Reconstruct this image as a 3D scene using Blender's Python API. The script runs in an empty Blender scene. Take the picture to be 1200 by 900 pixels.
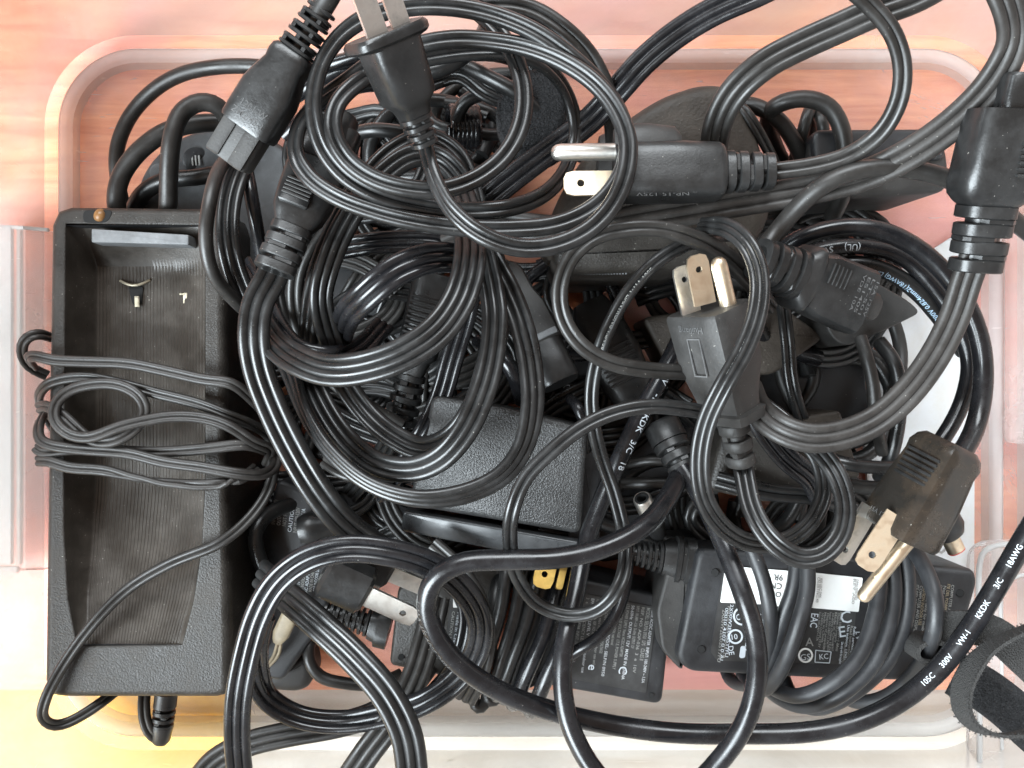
import bpy, math, random
from mathutils import Vector, Matrix
random.seed(7)
R = math.radians
scene = bpy.context.scene
COL = scene.collection
CZ = 300.0          # camera height above the bin floor, mm
MM = 0.001

# ------------------------------------------------------------------ camera
cam_d = bpy.data.cameras.new('camera')
cam_d.sensor_width = 36.0
cam_d.lens = 30.0
cam_d.clip_start = 0.01
cam_d.clip_end = 50
cam = bpy.data.objects.new('camera', cam_d)
cam.location = (0, 0, CZ * MM)
COL.objects.link(cam)
scene.camera = cam

# ------------------------------------------------------------------ world and lamps (indoor, window light)
w = bpy.data.worlds.new('World'); scene.world = w; w.use_nodes = True
nt = w.node_tree; nt.nodes.clear()
wo = nt.nodes.new('ShaderNodeOutputWorld'); bg = nt.nodes.new('ShaderNodeBackground')
tc = nt.nodes.new('ShaderNodeTexCoord'); sp = nt.nodes.new('ShaderNodeSeparateXYZ')
rp = nt.nodes.new('ShaderNodeValToRGB')
rp.color_ramp.elements[0].position = 0.0; rp.color_ramp.elements[0].color = (0.80, 0.84, 0.90, 1)
rp.color_ramp.elements[1].position = 1.0; rp.color_ramp.elements[1].color = (0.66, 0.42, 0.27, 1)
nt.links.new(tc.outputs['Generated'], sp.inputs[0]); nt.links.new(sp.outputs['Z'], rp.inputs[0])
nt.links.new(rp.outputs[0], bg.inputs[0]); bg.inputs[1].default_value = 0.25
nt.links.new(bg.outputs[0], wo.inputs[0])

def area(name, loc, target, sx, sy, power, col):
    l = bpy.data.lights.new(name, 'AREA'); l.shape = 'RECTANGLE'; l.size = sx; l.size_y = sy
    l.energy = power; l.color = col
    o = bpy.data.objects.new(name, l); o.location = loc
    o.rotation_euler = (Vector(target) - Vector(loc)).to_track_quat('-Z', 'Y').to_euler()
    COL.objects.link(o); return o
area('window_light', (-1.6, -1.0, 1.6), (0, 0, 0.05), 1.5, 1.5, 122, (0.84, 0.94, 1.0))
area('far_window_light', (-0.15, 1.7, 1.7), (0, 0, 0.05), 1.8, 0.9, 44, (0.90, 0.96, 1.0))
wl = bpy.data.lights.new('warm_sunbeam', 'SPOT'); wl.energy = 16; wl.color = (1.0, 0.62, 0.05); wl.spot_size = R(8); wl.spot_blend = 1.0; wl.shadow_soft_size = 0.02
wlo = bpy.data.objects.new('warm_sunbeam', wl); wlo.location = (-0.75, -0.75, 0.5)
wlo.rotation_euler = (Vector((-0.168, -0.122, 0.01)) - Vector(wlo.location)).to_track_quat('-Z', 'Y').to_euler()
COL.objects.link(wlo)

scene.view_settings.view_transform = 'Standard'; scene.view_settings.look = 'None'
scene.view_settings.exposure = 1.0; scene.view_settings.gamma = 1.0
scene.view_settings.use_curve_mapping = False
scene.render.engine = 'CYCLES'
scene.cycles.use_denoising = True
scene.cycles.max_bounces = 8
scene.cycles.transparent_max_bounces = 16

# ------------------------------------------------------------------ materials
MATS = {}
def newmat(name):
    m = bpy.data.materials.new(name); m.use_nodes = True; MATS[name] = m
    return m, m.node_tree, m.node_tree.nodes['Principled BSDF']

def plastic(name, col, rough, grain=1500, bump=0.15, dust=0.0, dist=0.0002, tint=None, spec=0.5, scratch=0.0):
    m, t, b = newmat(name)
    L = t.links
    b.inputs['Roughness'].default_value = rough
    b.inputs['Specular IOR Level'].default_value = spec
    tc = t.nodes.new('ShaderNodeTexCoord')
    n1 = t.nodes.new('ShaderNodeTexNoise'); n1.inputs['Scale'].default_value = grain; n1.inputs['Detail'].default_value = 3
    L.new(tc.outputs['Object'], n1.inputs['Vector'])
    bp = t.nodes.new('ShaderNodeBump'); bp.inputs['Strength'].default_value = bump; bp.inputs['Distance'].default_value = dist
    L.new(n1.outputs['Fac'], bp.inputs['Height']); L.new(bp.outputs[0], b.inputs['Normal'])
    # broad wear: roughness and value drift
    n2 = t.nodes.new('ShaderNodeTexNoise'); n2.inputs['Scale'].default_value = 90; n2.inputs['Detail'].default_value = 6; n2.inputs['Roughness'].default_value = 0.7
    L.new(tc.outputs['Object'], n2.inputs['Vector'])
    mr = t.nodes.new('ShaderNodeMapRange'); mr.inputs[1].default_value = 0.3; mr.inputs[2].default_value = 0.7
    mr.inputs[3].default_value = max(0.05, rough - 0.09); mr.inputs[4].default_value = min(1, rough + 0.12)
    L.new(n2.outputs['Fac'], mr.inputs[0]); L.new(mr.outputs[0], b.inputs['Roughness'])
    mx = t.nodes.new('ShaderNodeMix'); mx.data_type = 'RGBA'
    mx.inputs[6].default_value = (*col, 1); c2 = tint or tuple(min(1, c * 1.9 + 0.004) for c in col)
    mx.inputs[7].default_value = (*c2, 1)
    mr2 = t.nodes.new('ShaderNodeMapRange'); mr2.inputs[1].default_value = 0.42; mr2.inputs[2].default_value = 0.75
    L.new(n2.outputs['Fac'], mr2.inputs[0]); L.new(mr2.outputs[0], mx.inputs[0])
    out = mx.outputs[2]
    if dust > 0:
        n3 = t.nodes.new('ShaderNodeTexNoise'); n3.inputs['Scale'].default_value = 1500; n3.inputs['Detail'].default_value = 2
        L.new(tc.outputs['Object'], n3.inputs['Vector'])
        mr3 = t.nodes.new('ShaderNodeMapRange'); mr3.inputs[1].default_value = 0.76 - dust * 0.06; mr3.inputs[2].default_value = 0.80 - dust * 0.06
        mr3.inputs[3].default_value = 0; mr3.inputs[4].default_value = 0.8
        L.new(n3.outputs['Fac'], mr3.inputs[0])
        mx2 = t.nodes.new('ShaderNodeMix'); mx2.data_type = 'RGBA'; mx2.inputs[7].default_value = (0.42, 0.40, 0.36, 1)
        mm = t.nodes.new('ShaderNodeMath'); mm.operation = 'MULTIPLY'
        mr4 = t.nodes.new('ShaderNodeMapRange'); mr4.inputs[1].default_value = 0.46; mr4.inputs[2].default_value = 0.60
        L.new(n2.outputs['Fac'], mr4.inputs[0]); L.new(mr3.outputs[0], mm.inputs[0]); L.new(mr4.outputs[0], mm.inputs[1])
        L.new(mm.outputs[0], mx2.inputs[0]); L.new(out, mx2.inputs[6]); out = mx2.outputs[2]
    L.new(out, b.inputs['Base Color'])
    return m

CORD = plastic('cord_pvc', (0.009, 0.009, 0.009), 0.31, grain=1100, bump=0.06, dust=0.35)
CORD2 = plastic('cord_pvc_satin', (0.014, 0.013, 0.012), 0.40, grain=1400, bump=0.10, dust=0.6)
CORDG = plastic('cord_gloss', (0.007, 0.007, 0.008), 0.24, grain=700, bump=0.03, dust=0.2)
CORD3 = plastic('cord_dull_rubber', (0.019, 0.017, 0.0155), 0.47, grain=1500, bump=0.22, dust=0.7)
PLUGG = plastic('plug_glossy', (0.016, 0.014, 0.012), 0.22, grain=900, bump=0.08, dust=0.6, tint=(0.045, 0.032, 0.022))
PUCK = plastic('puck_grey', (0.050, 0.053, 0.056), 0.5, grain=1700, bump=0.15, dust=0.3)
PLUG = plastic('plug_vinyl', (0.012, 0.012, 0.012), 0.33, grain=1700, bump=0.16, dust=0.5)
PLUG2 = plastic('plug_matt', (0.022, 0.021, 0.020), 0.52, grain=1700, bump=0.3, dust=0.6)
CASE = plastic('case_textured', (0.019, 0.0165, 0.014), 0.46, grain=1700, bump=0.42, dust=0.9, dist=0.0004, spec=0.4)
CASES = plastic('case_satin', (0.014, 0.0145, 0.016), 0.46, grain=1800, bump=0.2, dust=0.3)
CASEB = plastic('case_brownish', (0.035, 0.028, 0.022), 0.55, grain=1300, bump=0.6, dust=0.8, dist=0.0003)
LEATHER = plastic('case_leather_grain', (0.03, 0.03, 0.03), 0.33, grain=1900, bump=0.9, dust=0.0, dist=0.0003)
GLOSS = plastic('gloss_black', (0.03, 0.032, 0.034), 0.30, grain=500, bump=0.03, dust=0.2)
DARK = plastic('slot_black', (0.004, 0.004, 0.004), 0.8, grain=900, bump=0.1)
GREYP = plastic('grey_plastic', (0.12, 0.125, 0.13), 0.5, grain=1500, bump=0.2, dust=0.4)
CREAM = plastic('cream_plastic', (0.22, 0.18, 0.12), 0.5, grain=900, bump=0.1)
AMBER = plastic('amber_lens', (0.17, 0.085, 0.03), 0.3, grain=700, bump=0.1)
LABELB = plastic('label_black', (0.028, 0.028, 0.028), 0.38, grain=500, bump=0.05)
LABELW = plastic('label_white', (0.78, 0.78, 0.76), 0.5, grain=500, bump=0.02, tint=(0.72, 0.72, 0.70))
PAPER = plastic('white_card', (0.60, 0.61, 0.62), 0.6, grain=700, bump=0.05, tint=(0.56, 0.54, 0.50))
PAPERG = plastic('card_grey_print', (0.27, 0.26, 0.25), 0.7, grain=700, bump=0.02)
INKW = plastic('white_print', (0.50, 0.54, 0.58), 0.5, grain=900, bump=0.02, tint=(0.45, 0.48, 0.5))
INKP = plastic('pale_print', (0.36, 0.37, 0.38), 0.5, grain=900, bump=0.02)
INKD = plastic('faded_print', (0.20, 0.20, 0.19), 0.5, grain=900, bump=0.02)
INKB = plastic('blue_white_print', (0.30, 0.42, 0.55), 0.5, grain=900, bump=0.02)
EMB = plastic('raised_letters', (0.07, 0.07, 0.07), 0.28, grain=900, bump=0.05)
INKK = plastic('black_print', (0.03, 0.03, 0.03), 0.6, grain=900, bump=0.02)
REDP = plastic('red_plastic', (0.5, 0.03, 0.02), 0.4, grain=900, bump=0.02)

def velcro(name, col, sc):
    m, t, b = newmat(name)
    b.inputs['Roughness'].default_value = 0.95
    tc = t.nodes.new('ShaderNodeTexCoord'); L = t.links
    n = t.nodes.new('ShaderNodeTexVoronoi'); n.inputs['Scale'].default_value = sc
    L.new(tc.outputs['Object'], n.inputs['Vector'])
    bp = t.nodes.new('ShaderNodeBump'); bp.inputs['Strength'].default_value = .8; bp.inputs['Distance'].default_value = 0.0004
    L.new(n.outputs['Distance'], bp.inputs['Height']); L.new(bp.outputs[0], b.inputs['Normal'])
    mx = t.nodes.new('ShaderNodeMix'); mx.data_type = 'RGBA'
    mx.inputs[6].default_value = (*col, 1); mx.inputs[7].default_value = (*[c * 2.5 + 0.01 for c in col], 1)
    n2 = t.nodes.new('ShaderNodeTexNoise'); n2.inputs['Scale'].default_value = sc * 1.4; n2.inputs['Detail'].default_value = 4
    L.new(tc.outputs['Object'], n2.inputs['Vector'])
    mr = t.nodes.new('ShaderNodeMapRange'); mr.inputs[1].default_value = 0.5; mr.inputs[2].default_value = 0.85
    L.new(n2.outputs['Fac'], mr.inputs[0]); L.new(mr.outputs[0], mx.inputs[0]); L.new(mx.outputs[2], b.inputs['Base Color'])
    return m
VELF = velcro('hook_and_loop_fuzz', (0.010, 0.010, 0.011), 1500)
VELW = velcro('hook_and_loop_weave', (0.024, 0.023, 0.022), 2400)

def metal(name, col, rough):
    m, t, b = newmat(name)
    b.inputs['Metallic'].default_value = 1
    tc = t.nodes.new('ShaderNodeTexCoord'); L = t.links
    n = t.nodes.new('ShaderNodeTexNoise'); n.inputs['Scale'].default_value = 350; n.inputs['Detail'].default_value = 6
    L.new(tc.outputs['Object'], n.inputs['Vector'])
    mr = t.nodes.new('ShaderNodeMapRange'); mr.inputs[3].default_value = rough - 0.1; mr.inputs[4].default_value = rough + 0.2
    L.new(n.outputs['Fac'], mr.inputs[0]); L.new(mr.outputs[0], b.inputs['Roughness'])
    mx = t.nodes.new('ShaderNodeMix'); mx.data_type = 'RGBA'
    mx.inputs[6].default_value = (*col, 1); mx.inputs[7].default_value = (*[c * 0.6 for c in col], 1)
    mr2 = t.nodes.new('ShaderNodeMapRange'); mr2.inputs[1].default_value = 0.5; mr2.inputs[2].default_value = 0.8
    L.new(n.outputs['Fac'], mr2.inputs[0]); L.new(mr2.outputs[0], mx.inputs[0]); L.new(mx.outputs[2], b.inputs['Base Color'])
    return m
NICKEL = metal('nickel', (0.82, 0.80, 0.75), 0.33)
BRASSY = metal('nickel_worn_brass', (0.90, 0.76, 0.57), 0.34)
OLDM = metal('old_contact', (0.38, 0.34, 0.26), 0.5)
BRASS = metal('brass', (0.70, 0.47, 0.14), 0.34)

# charger trough: fine lengthwise ribs as relief
def ribmat():
    m = plastic('ribbed_trough', (0.034, 0.029, 0.024), 0.36, grain=1500, bump=0.25, dust=0.9)
    t = m.node_tree; L = t.links
    b = t.nodes['Principled BSDF']
    return m
RIBBED = ribmat()

def wood():
    m, t, b = newmat('cherry_wood'); L = t.links
    tc = t.nodes.new('ShaderNodeTexCoord'); mp = t.nodes.new('ShaderNodeMapping'); mp.inputs['Scale'].default_value = (6, 70, 1)
    L.new(tc.outputs['Object'], mp.inputs[0])
    n = t.nodes.new('ShaderNodeTexNoise'); n.inputs['Scale'].default_value = 3; n.inputs['Detail'].default_value = 9; n.inputs['Roughness'].default_value = 0.7; n.inputs['Distortion'].default_value = 0.6
    L.new(mp.outputs[0], n.inputs['Vector'])
    r = t.nodes.new('ShaderNodeValToRGB'); e = r.color_ramp.elements
    e[0].position = 0.32; e[0].color = (0.58, 0.17, 0.07, 1); e[1].position = 0.72; e[1].color = (0.93, 0.44, 0.22, 1)
    L.new(n.outputs['Fac'], r.inputs[0])
    n2 = t.nodes.new('ShaderNodeTexNoise'); n2.inputs['Scale'].default_value = 14; n2.inputs['Detail'].default_value = 5
    L.new(tc.outputs['Object'], n2.inputs['Vector'])
    mr = t.nodes.new('ShaderNodeMapRange'); mr.inputs[1].default_value = 0.42; mr.inputs[2].default_value = 0.62; mr.inputs[4].default_value = 0.75
    L.new(n2.outputs['Fac'], mr.inputs[0])
    mx = t.nodes.new('ShaderNodeMix'); mx.data_type = 'RGBA'; mx.inputs[7].default_value = (0.76, 0.36, 0.35, 1)
    L.new(mr.outputs[0], mx.inputs[0]); L.new(r.outputs[0], mx.inputs[6]); L.new(mx.outputs[2], b.inputs['Base Color'])
    b.inputs['Roughness'].default_value = 0.4
    return m
WOOD = wood()
def pale():
    m, t, b = newmat('pale_board'); L = t.links
    tc = t.nodes.new('ShaderNodeTexCoord'); mp = t.nodes.new('ShaderNodeMapping'); mp.inputs['Scale'].default_value = (6, 70, 1)
    L.new(tc.outputs['Object'], mp.inputs[0])
    n = t.nodes.new('ShaderNodeTexNoise'); n.inputs['Scale'].default_value = 2.5; n.inputs['Detail'].default_value = 5
    L.new(mp.outputs[0], n.inputs['Vector'])
    r = t.nodes.new('ShaderNodeValToRGB'); e = r.color_ramp.elements
    e[0].position = 0.3; e[0].color = (0.45, 0.38, 0.30, 1); e[1].position = 0.7; e[1].color = (0.60, 0.57, 0.52, 1)
    L.new(n.outputs['Fac'], r.inputs[0]); L.new(r.outputs[0], b.inputs['Base Color']); b.inputs['Roughness'].default_value = 0.6
    return m
PALE = pale()

SUNGLOW = plastic('painted_sun_glow', (0.66, 0.37, 0.035), 0.45, grain=500, bump=0.05, tint=(0.74, 0.47, 0.09))  # yellow sun glow put into the base colour
def frosted(name, clear, col=(0.93, 0.93, 0.92), rough=0.35, thru=0.7):
    m = bpy.data.materials.new(name); m.use_nodes = True; t = m.node_tree; L = t.links; t.nodes.clear()
    o = t.nodes.new('ShaderNodeOutputMaterial')
    tr = t.nodes.new('ShaderNodeBsdfTransparent'); tr.inputs[0].default_value = (1, 0.985, 0.975, 1)
    di = t.nodes.new('ShaderNodeBsdfDiffuse'); di.inputs[0].default_value = (*col, 1)
    tl = t.nodes.new('ShaderNodeBsdfTranslucent'); tl.inputs[0].default_value = (*[c * thru for c in col], 1)
    gl = t.nodes.new('ShaderNodeBsdfGlossy'); gl.inputs['Roughness'].default_value = rough
    a = t.nodes.new('ShaderNodeMixShader'); a.inputs[0].default_value = 0.5
    L.new(di.outputs[0], a.inputs[1]); L.new(tl.outputs[0], a.inputs[2])
    bm = t.nodes.new('ShaderNodeMixShader')
    tc = t.nodes.new('ShaderNodeTexCoord')
    n = t.nodes.new('ShaderNodeTexNoise'); n.inputs['Scale'].default_value = 16; n.inputs['Detail'].default_value = 8; n.inputs['Roughness'].default_value = 0.62; n.inputs['Distortion'].default_value = 0.8
    L.new(tc.outputs['Object'], n.inputs['Vector'])
    mr = t.nodes.new('ShaderNodeMapRange'); mr.inputs[1].default_value = 0.3; mr.inputs[2].default_value = 0.7
    mr.inputs[3].default_value = max(0.02, 1 - clear - 0.13); mr.inputs[4].default_value = min(1, 1 - clear + 0.15)
    L.new(n.outputs['Fac'], mr.inputs[0])
    mps = t.nodes.new('ShaderNodeMapping'); mps.inputs['Rotation'].default_value = (0, 0, 0.6); mps.inputs['Scale'].default_value = (40, 420, 120)
    ns = t.nodes.new('ShaderNodeTexNoise'); ns.inputs['Scale'].default_value = 1.0; ns.inputs['Detail'].default_value = 2; ns.inputs['Distortion'].default_value = 1.5
    L.new(tc.outputs['Object'], mps.inputs[0]); L.new(mps.outputs[0], ns.inputs['Vector'])
    ms = t.nodes.new('ShaderNodeMapRange'); ms.inputs[1].default_value = 0.70; ms.inputs[2].default_value = 0.76; ms.inputs[4].default_value = 0.22
    L.new(ns.outputs['Fac'], ms.inputs[0])
    ad_ = t.nodes.new('ShaderNodeMath'); ad_.operation = 'ADD'; ad_.use_clamp = True
    L.new(mr.outputs[0], ad_.inputs[0]); L.new(ms.outputs[0], ad_.inputs[1]); L.new(ad_.outputs[0], bm.inputs[0])
    L.new(tr.outputs[0], bm.inputs[1]); L.new(a.outputs[0], bm.inputs[2])
    c = t.nodes.new('ShaderNodeMixShader'); fr = t.nodes.new('ShaderNodeFresnel'); fr.inputs[0].default_value = 1.12
    n4 = t.nodes.new('ShaderNodeTexNoise'); n4.inputs['Scale'].default_value = 900
    L.new(tc.outputs['Object'], n4.inputs['Vector'])
    bp = t.nodes.new('ShaderNodeBump'); bp.inputs['Strength'].default_value = 0.3; bp.inputs['Distance'].default_value = 0.0002
    L.new(n4.outputs['Fac'], bp.inputs['Height']); L.new(bp.outputs[0], gl.inputs['Normal'])
    L.new(fr.outputs[0], c.inputs[0]); L.new(bm.outputs[0], c.inputs[1]); L.new(gl.outputs[0], c.inputs[2])
    L.new(c.outputs[0], o.inputs[0])
    return m
BINF = frosted('frosted_base', 0.80, col=(0.99, 0.93, 0.91))
BINW = frosted('frosted_wall', 0.42, col=(0.80, 0.76, 0.72), thru=0.32)
BINR = frosted('frosted_ridge', 0.15, col=(0.80, 0.80, 0.79))

# ------------------------------------------------------------------ geometry helpers
def P(px, py, z):
    s = (CZ - z) / 1000.0
    return Vector(((px - 600) * s, (450 - py) * s, z))

class MB:
    def __init__(s): s.v = []; s.f = []
    def add(s, vs, fs):
        n = len(s.v); s.v += [Vector(v) for v in vs]; s.f += [tuple(i + n for i in f) for f in fs]; return s

def empty(name, loc):
    o = bpy.data.objects.new(name, None); o.location = Vector(loc) * MM; o.empty_display_size = 0.01
    COL.objects.link(o); return o

def origin(o):
    v = Vector((0, 0, 0))
    while o is not None: v = v + Vector(o.location); o = o.parent
    return v

def build(mb, name, mat, parent=None, smooth=40, label=None):
    me = bpy.data.meshes.new(name)
    off = origin(parent) if parent is not None else None
    if off is None:
        c = Vector((sum(v.x for v in mb.v) / len(mb.v), sum(v.y for v in mb.v) / len(mb.v), min(v.z for v in mb.v))) * MM
        off = c
    me.from_pydata([v * MM - off for v in mb.v], [], mb.f)
    me.materials.append(mat)
    if smooth:
        me.shade_smooth(); me.set_sharp_from_angle(angle=R(smooth))
    me.update()
    o = bpy.data.objects.new(name, me)
    COL.objects.link(o)
    if parent is not None: o.parent = parent
    else: o.location = off
    if label: o['label'] = label
    return o

def tag(o, label, cat, group=None):
    o['label'] = label; o['category'] = cat
    if group: o['group'] = group
    return o

def thing(name, label, cat, loc, group=None):
    return tag(empty(name, loc), label, cat, group)

# ---- sweeps
def catmull(pts, step=1.6):
    """pts: list of (px,py,z,roll,scale) -> world points, roll, scale"""
    W = []
    for p in pts:
        p = tuple(p) + (0,) * (4 - len(p)) if len(p) < 4 else tuple(p)
        sc = p[4] if len(p) > 4 else 1.0
        W.append((P(p[0], p[1], p[2]), float(p[3]), sc))
    n = len(W); out = []
    for i in range(n - 1):
        p1, p2 = W[i], W[i + 1]
        p0 = W[i - 1] if i > 0 else (p1[0] * 2 - p2[0], p1[1], p1[2])
        p3 = W[i + 2] if i + 2 < n else (p2[0] * 2 - p1[0], p2[1], p2[2])
        d01 = max((p1[0] - p0[0]).length ** 0.5, 1e-3); d12 = max((p2[0] - p1[0]).length ** 0.5, 1e-3); d23 = max((p3[0] - p2[0]).length ** 0.5, 1e-3)
        m1 = ((p1[0] - p0[0]) / d01 - (p2[0] - p0[0]) / (d01 + d12) + (p2[0] - p1[0]) / d12) * d12
        m2 = ((p2[0] - p1[0]) / d12 - (p3[0] - p1[0]) / (d12 + d23) + (p3[0] - p2[0]) / d23) * d12
        k = max(2, int((p2[0] - p1[0]).length / step))
        for j in range(k):
            t = j / k; t2 = t * t; t3 = t2 * t
            q = p1[0] * (2 * t3 - 3 * t2 + 1) + m1 * (t3 - 2 * t2 + t) + p2[0] * (-2 * t3 + 3 * t2) + m2 * (t3 - t2)
            s = t2 * (3 - 2 * t)
            out.append((q, p1[1] + (p2[1] - p1[1]) * s, p1[2] + (p2[2] - p1[2]) * s))
    out.append((W[-1][0], W[-1][1], W[-1][2]))
    # light smoothing keeps joints from kinking
    for _ in range(2):
        out = [out[0]] + [((out[i - 1][0] + out[i][0] * 2 + out[i + 1][0]) / 4, out[i][1], out[i][2]) for i in range(1, len(out) - 1)] + [out[-1]]
    return out

def frames(path):
    fr = []; pl = None; up0 = Vector((0, 0, 1))
    for i, (q, roll, sc) in enumerate(path):
        a = path[max(0, i - 1)][0]; b = path[min(len(path) - 1, i + 1)][0]
        t = (b - a).normalized() if (b - a).length > 1e-6 else Vector((1, 0, 0))
        l = up0.cross(t)
        if l.length < 0.25:
            l = (pl - t * pl.dot(t)) if pl is not None else Vector((1, 0, 0)).cross(t)
        l.normalize()
        if pl is not None:
            l = (l * 0.5 + (pl - t * pl.dot(t)) * 0.5)
            if l.length < 1e-4: l = pl
            l.normalize()
        pl = l
        n = t.cross(l).normalized()
        c, s = math.cos(R(roll)), math.sin(R(roll))
        fr.append((q, t, l * c + n * s, n * c - l * s, sc))
    return fr

def prof_round(r, k=14):
    return [(r * math.cos(2 * math.pi * i / k), r * math.sin(2 * math.pi * i / k)) for i in range(k)]
def prof_flat(n, wmm, k=7):
    """n round conductors side by side, scalloped"""
    r = wmm / (2 * n - (n - 1) * 0.22); pitch = 2 * r * 0.89
    top = []
    for i in range(n):
        c = (i - (n - 1) / 2) * pitch
        a0 = 0.0 if i == 0 else math.acos(min(1, pitch / 2 / r)); a1 = 0.0 if i == n - 1 else math.acos(min(1, pitch / 2 / r))
        for j in range(k):
            a = math.pi - a0 - (math.pi - a0 - a1) * j / (k - 1)
            if i and j == 0: continue
            top.append((c + r * math.cos(a), r * math.sin(a)))
    bot = [(x, -y) for x, y in reversed(top)][1:-1]
    return list(reversed(top + bot))

def sweep(mb, fr, prof, caps=True):
    k = len(prof); vs = []; fs = []
    for (q, t, l, n, sc) in fr:
        for (a, b) in prof: vs.append(q + l * (a * sc) + n * (b * sc))
    for i in range(len(fr) - 1):
        for j in range(k):
            j2 = (j + 1) % k
            fs.append((i * k + j, i * k + j2, (i + 1) * k + j2, (i + 1) * k + j))
    if caps:
        fs.append(tuple(reversed(range(k)))); fs.append(tuple((len(fr) - 1) * k + j for j in range(k)))
    mb.add(vs, fs)

FONTCACHE = {}
def text_geo(s, size):
    key = s
    if key not in FONTCACHE:
        cu = bpy.data.curves.new('t', 'FONT'); cu.body = s; cu.size = 1.0; cu.resolution_u = 2; cu.align_x = 'LEFT'
        cu.offset = 0.006
        o = bpy.data.objects.new('t', cu); COL.objects.link(o)
        dg = bpy.context.evaluated_depsgraph_get(); dg.update()
        me = o.evaluated_get(dg).to_mesh()
        g = ([(v.co.x, v.co.y) for v in me.vertices], [tuple(p.vertices) for p in me.polygons])
        o.evaluated_get(dg).to_mesh_clear()
        bpy.data.objects.remove(o); bpy.data.curves.remove(cu)
        FONTCACHE[key] = g
    v, f = FONTCACHE[key]
    return [(x * size, y * size) for x, y in v], f

def sliced(v, f, size):
    import bmesh
    bm = bmesh.new(); vv = [bm.verts.new((x, y, 0)) for x, y in v]
    for q in f:
        try: bm.faces.new([vv[i] for i in q])
        except ValueError: pass
    for k in range(-1, 8):
        g = bm.verts[:] + bm.edges[:] + bm.faces[:]
        bmesh.ops.bisect_plane(bm, geom=g, plane_co=(0, size * k * 0.11, 0), plane_no=(0, 1, 0))
    bm.verts.index_update(); out = ([(q.co.x, q.co.y) for q in bm.verts], [tuple(q.index for q in fc.verts) for fc in bm.faces]); bm.free()
    return out
def print_on_cord(fr, s, at, size, side, parent, mat, r, flip=False):
    """wrap lettering round a cord: at = fraction along, side = angle round the cord from the top (deg)"""
    L = [0.0]
    for i in range(1, len(fr)): L.append(L[-1] + (fr[i][0] - fr[i - 1][0]).length)
    if isinstance(at, tuple):
        def sd(q):
            k_ = 1000.0 / (CZ - q.z); return (600 + q.x * k_ - at[0]) ** 2 + (450 - q.y * k_ - at[1]) ** 2
        s0 = L[min(range(len(fr)), key=lambda i: sd(fr[i][0]))]
    else: s0 = at * L[-1]
    v, f = text_geo(s, size); v, f = sliced(v, f, size); vs = []
    for x, y in v:
        if flip: u, b = s0 - x, -y
        else: u, b = s0 + x, y
        u = min(max(u, 0), L[-1] - 1e-3)
        lo, hi = 0, len(L) - 1
        while hi - lo > 1:
            m = (lo + hi) // 2
            if L[m] <= u: lo = m
            else: hi = m
        k = (u - L[lo]) / max(1e-6, L[hi] - L[lo])
        A, B = fr[lo], fr[hi]
        q = A[0].lerp(B[0], k); l = A[2].lerp(B[2], k).normalized(); n = A[3].lerp(B[3], k).normalized()
        a = R(side) + b / r
        vs.append(q + (l * math.sin(a) + n * math.cos(a)) * (r + 0.06))
    mb = MB(); mb.add(vs, f)
    return build(mb, 'printed_text', mat, parent, smooth=0)

def cord(name, label, pts, prof, mat=None, parent=None, group=None, cat='cord', prints=(), child='cable', step=1.6):
    mat = mat or CORD
    path = catmull(pts, step); fr = frames(path)
    pr = prof_round(prof[1]) if prof[0] == 'R' else prof_flat(prof[1], prof[2])
    mb = MB(); sweep(mb, fr, pr)
    if parent is None:
        o = build(mb, name, mat, None, smooth=35)
        tag(o, label, cat, group); root = o
    else:
        o = build(mb, child, mat, parent, smooth=35); root = o
    for p in prints: print_on_cord(fr, *p[:4], root, p[4], prof[1] if prof[0] == 'R' else prof[2] / prof[1] / 2, *(p[5:]))
    return o

# ---- local frame along an axis given in pixels
class Fr:
    def __init__(s, p0, p1, roll=0):
        a, b = P(*p0), P(*p1)
        s.o = a; s.X = (b - a).normalized(); s.len_mm = (b - a).length
        s.s = (CZ - (p0[2] + p1[2]) / 2) / 1000.0
        s.L = s.len_mm / s.s
        Z = Vector((0, 0, 1)); Y = Z.cross(s.X)
        if Y.length < 0.2: Y = Vector((0, 1, 0))
        Y.normalize(); Z = s.X.cross(Y)
        c, n = math.cos(R(roll)), math.sin(R(roll))
        s.Y = Y * c + Z * n; s.Z = Z * c - Y * n
    def __call__(s, x, y, z): return s.o + (s.X * x + s.Y * y + s.Z * z) * s.s

def ssec(hw, hh, e=4.0, k=28):
    out = []
    for i in range(k):
        a = 2 * math.pi * (i + 0.5) / k; c, n = math.cos(a), math.sin(a)
        r = (abs(c) ** e + abs(n) ** e) ** (-1 / e)
        out.append((hw * r * c, hh * r * n))
    return out
def loft(mb, F, secs, e=4.0, k=28):
    """secs: (x, hw, hh[, cy, cz, e])"""
    vs = []; fs = []
    for sct in secs:
        x, hw, hh = sct[:3]; cy = sct[3] if len(sct) > 3 else 0; cz = sct[4] if len(sct) > 4 else 0; ee = sct[5] if len(sct) > 5 else e
        for (y, z) in ssec(hw, hh, ee, k): vs.append(F(x, y + cy, z + cz))
    for i in range(len(secs) - 1):
        for j in range(k):
            j2 = (j + 1) % k; fs.append((i * k + j, i * k + j2, (i + 1) * k + j2, (i + 1) * k + j))
    fs.append(tuple(reversed(range(k)))); fs.append(tuple((len(secs) - 1) * k + j for j in range(k)))
    mb.add(vs, fs); return mb
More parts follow.
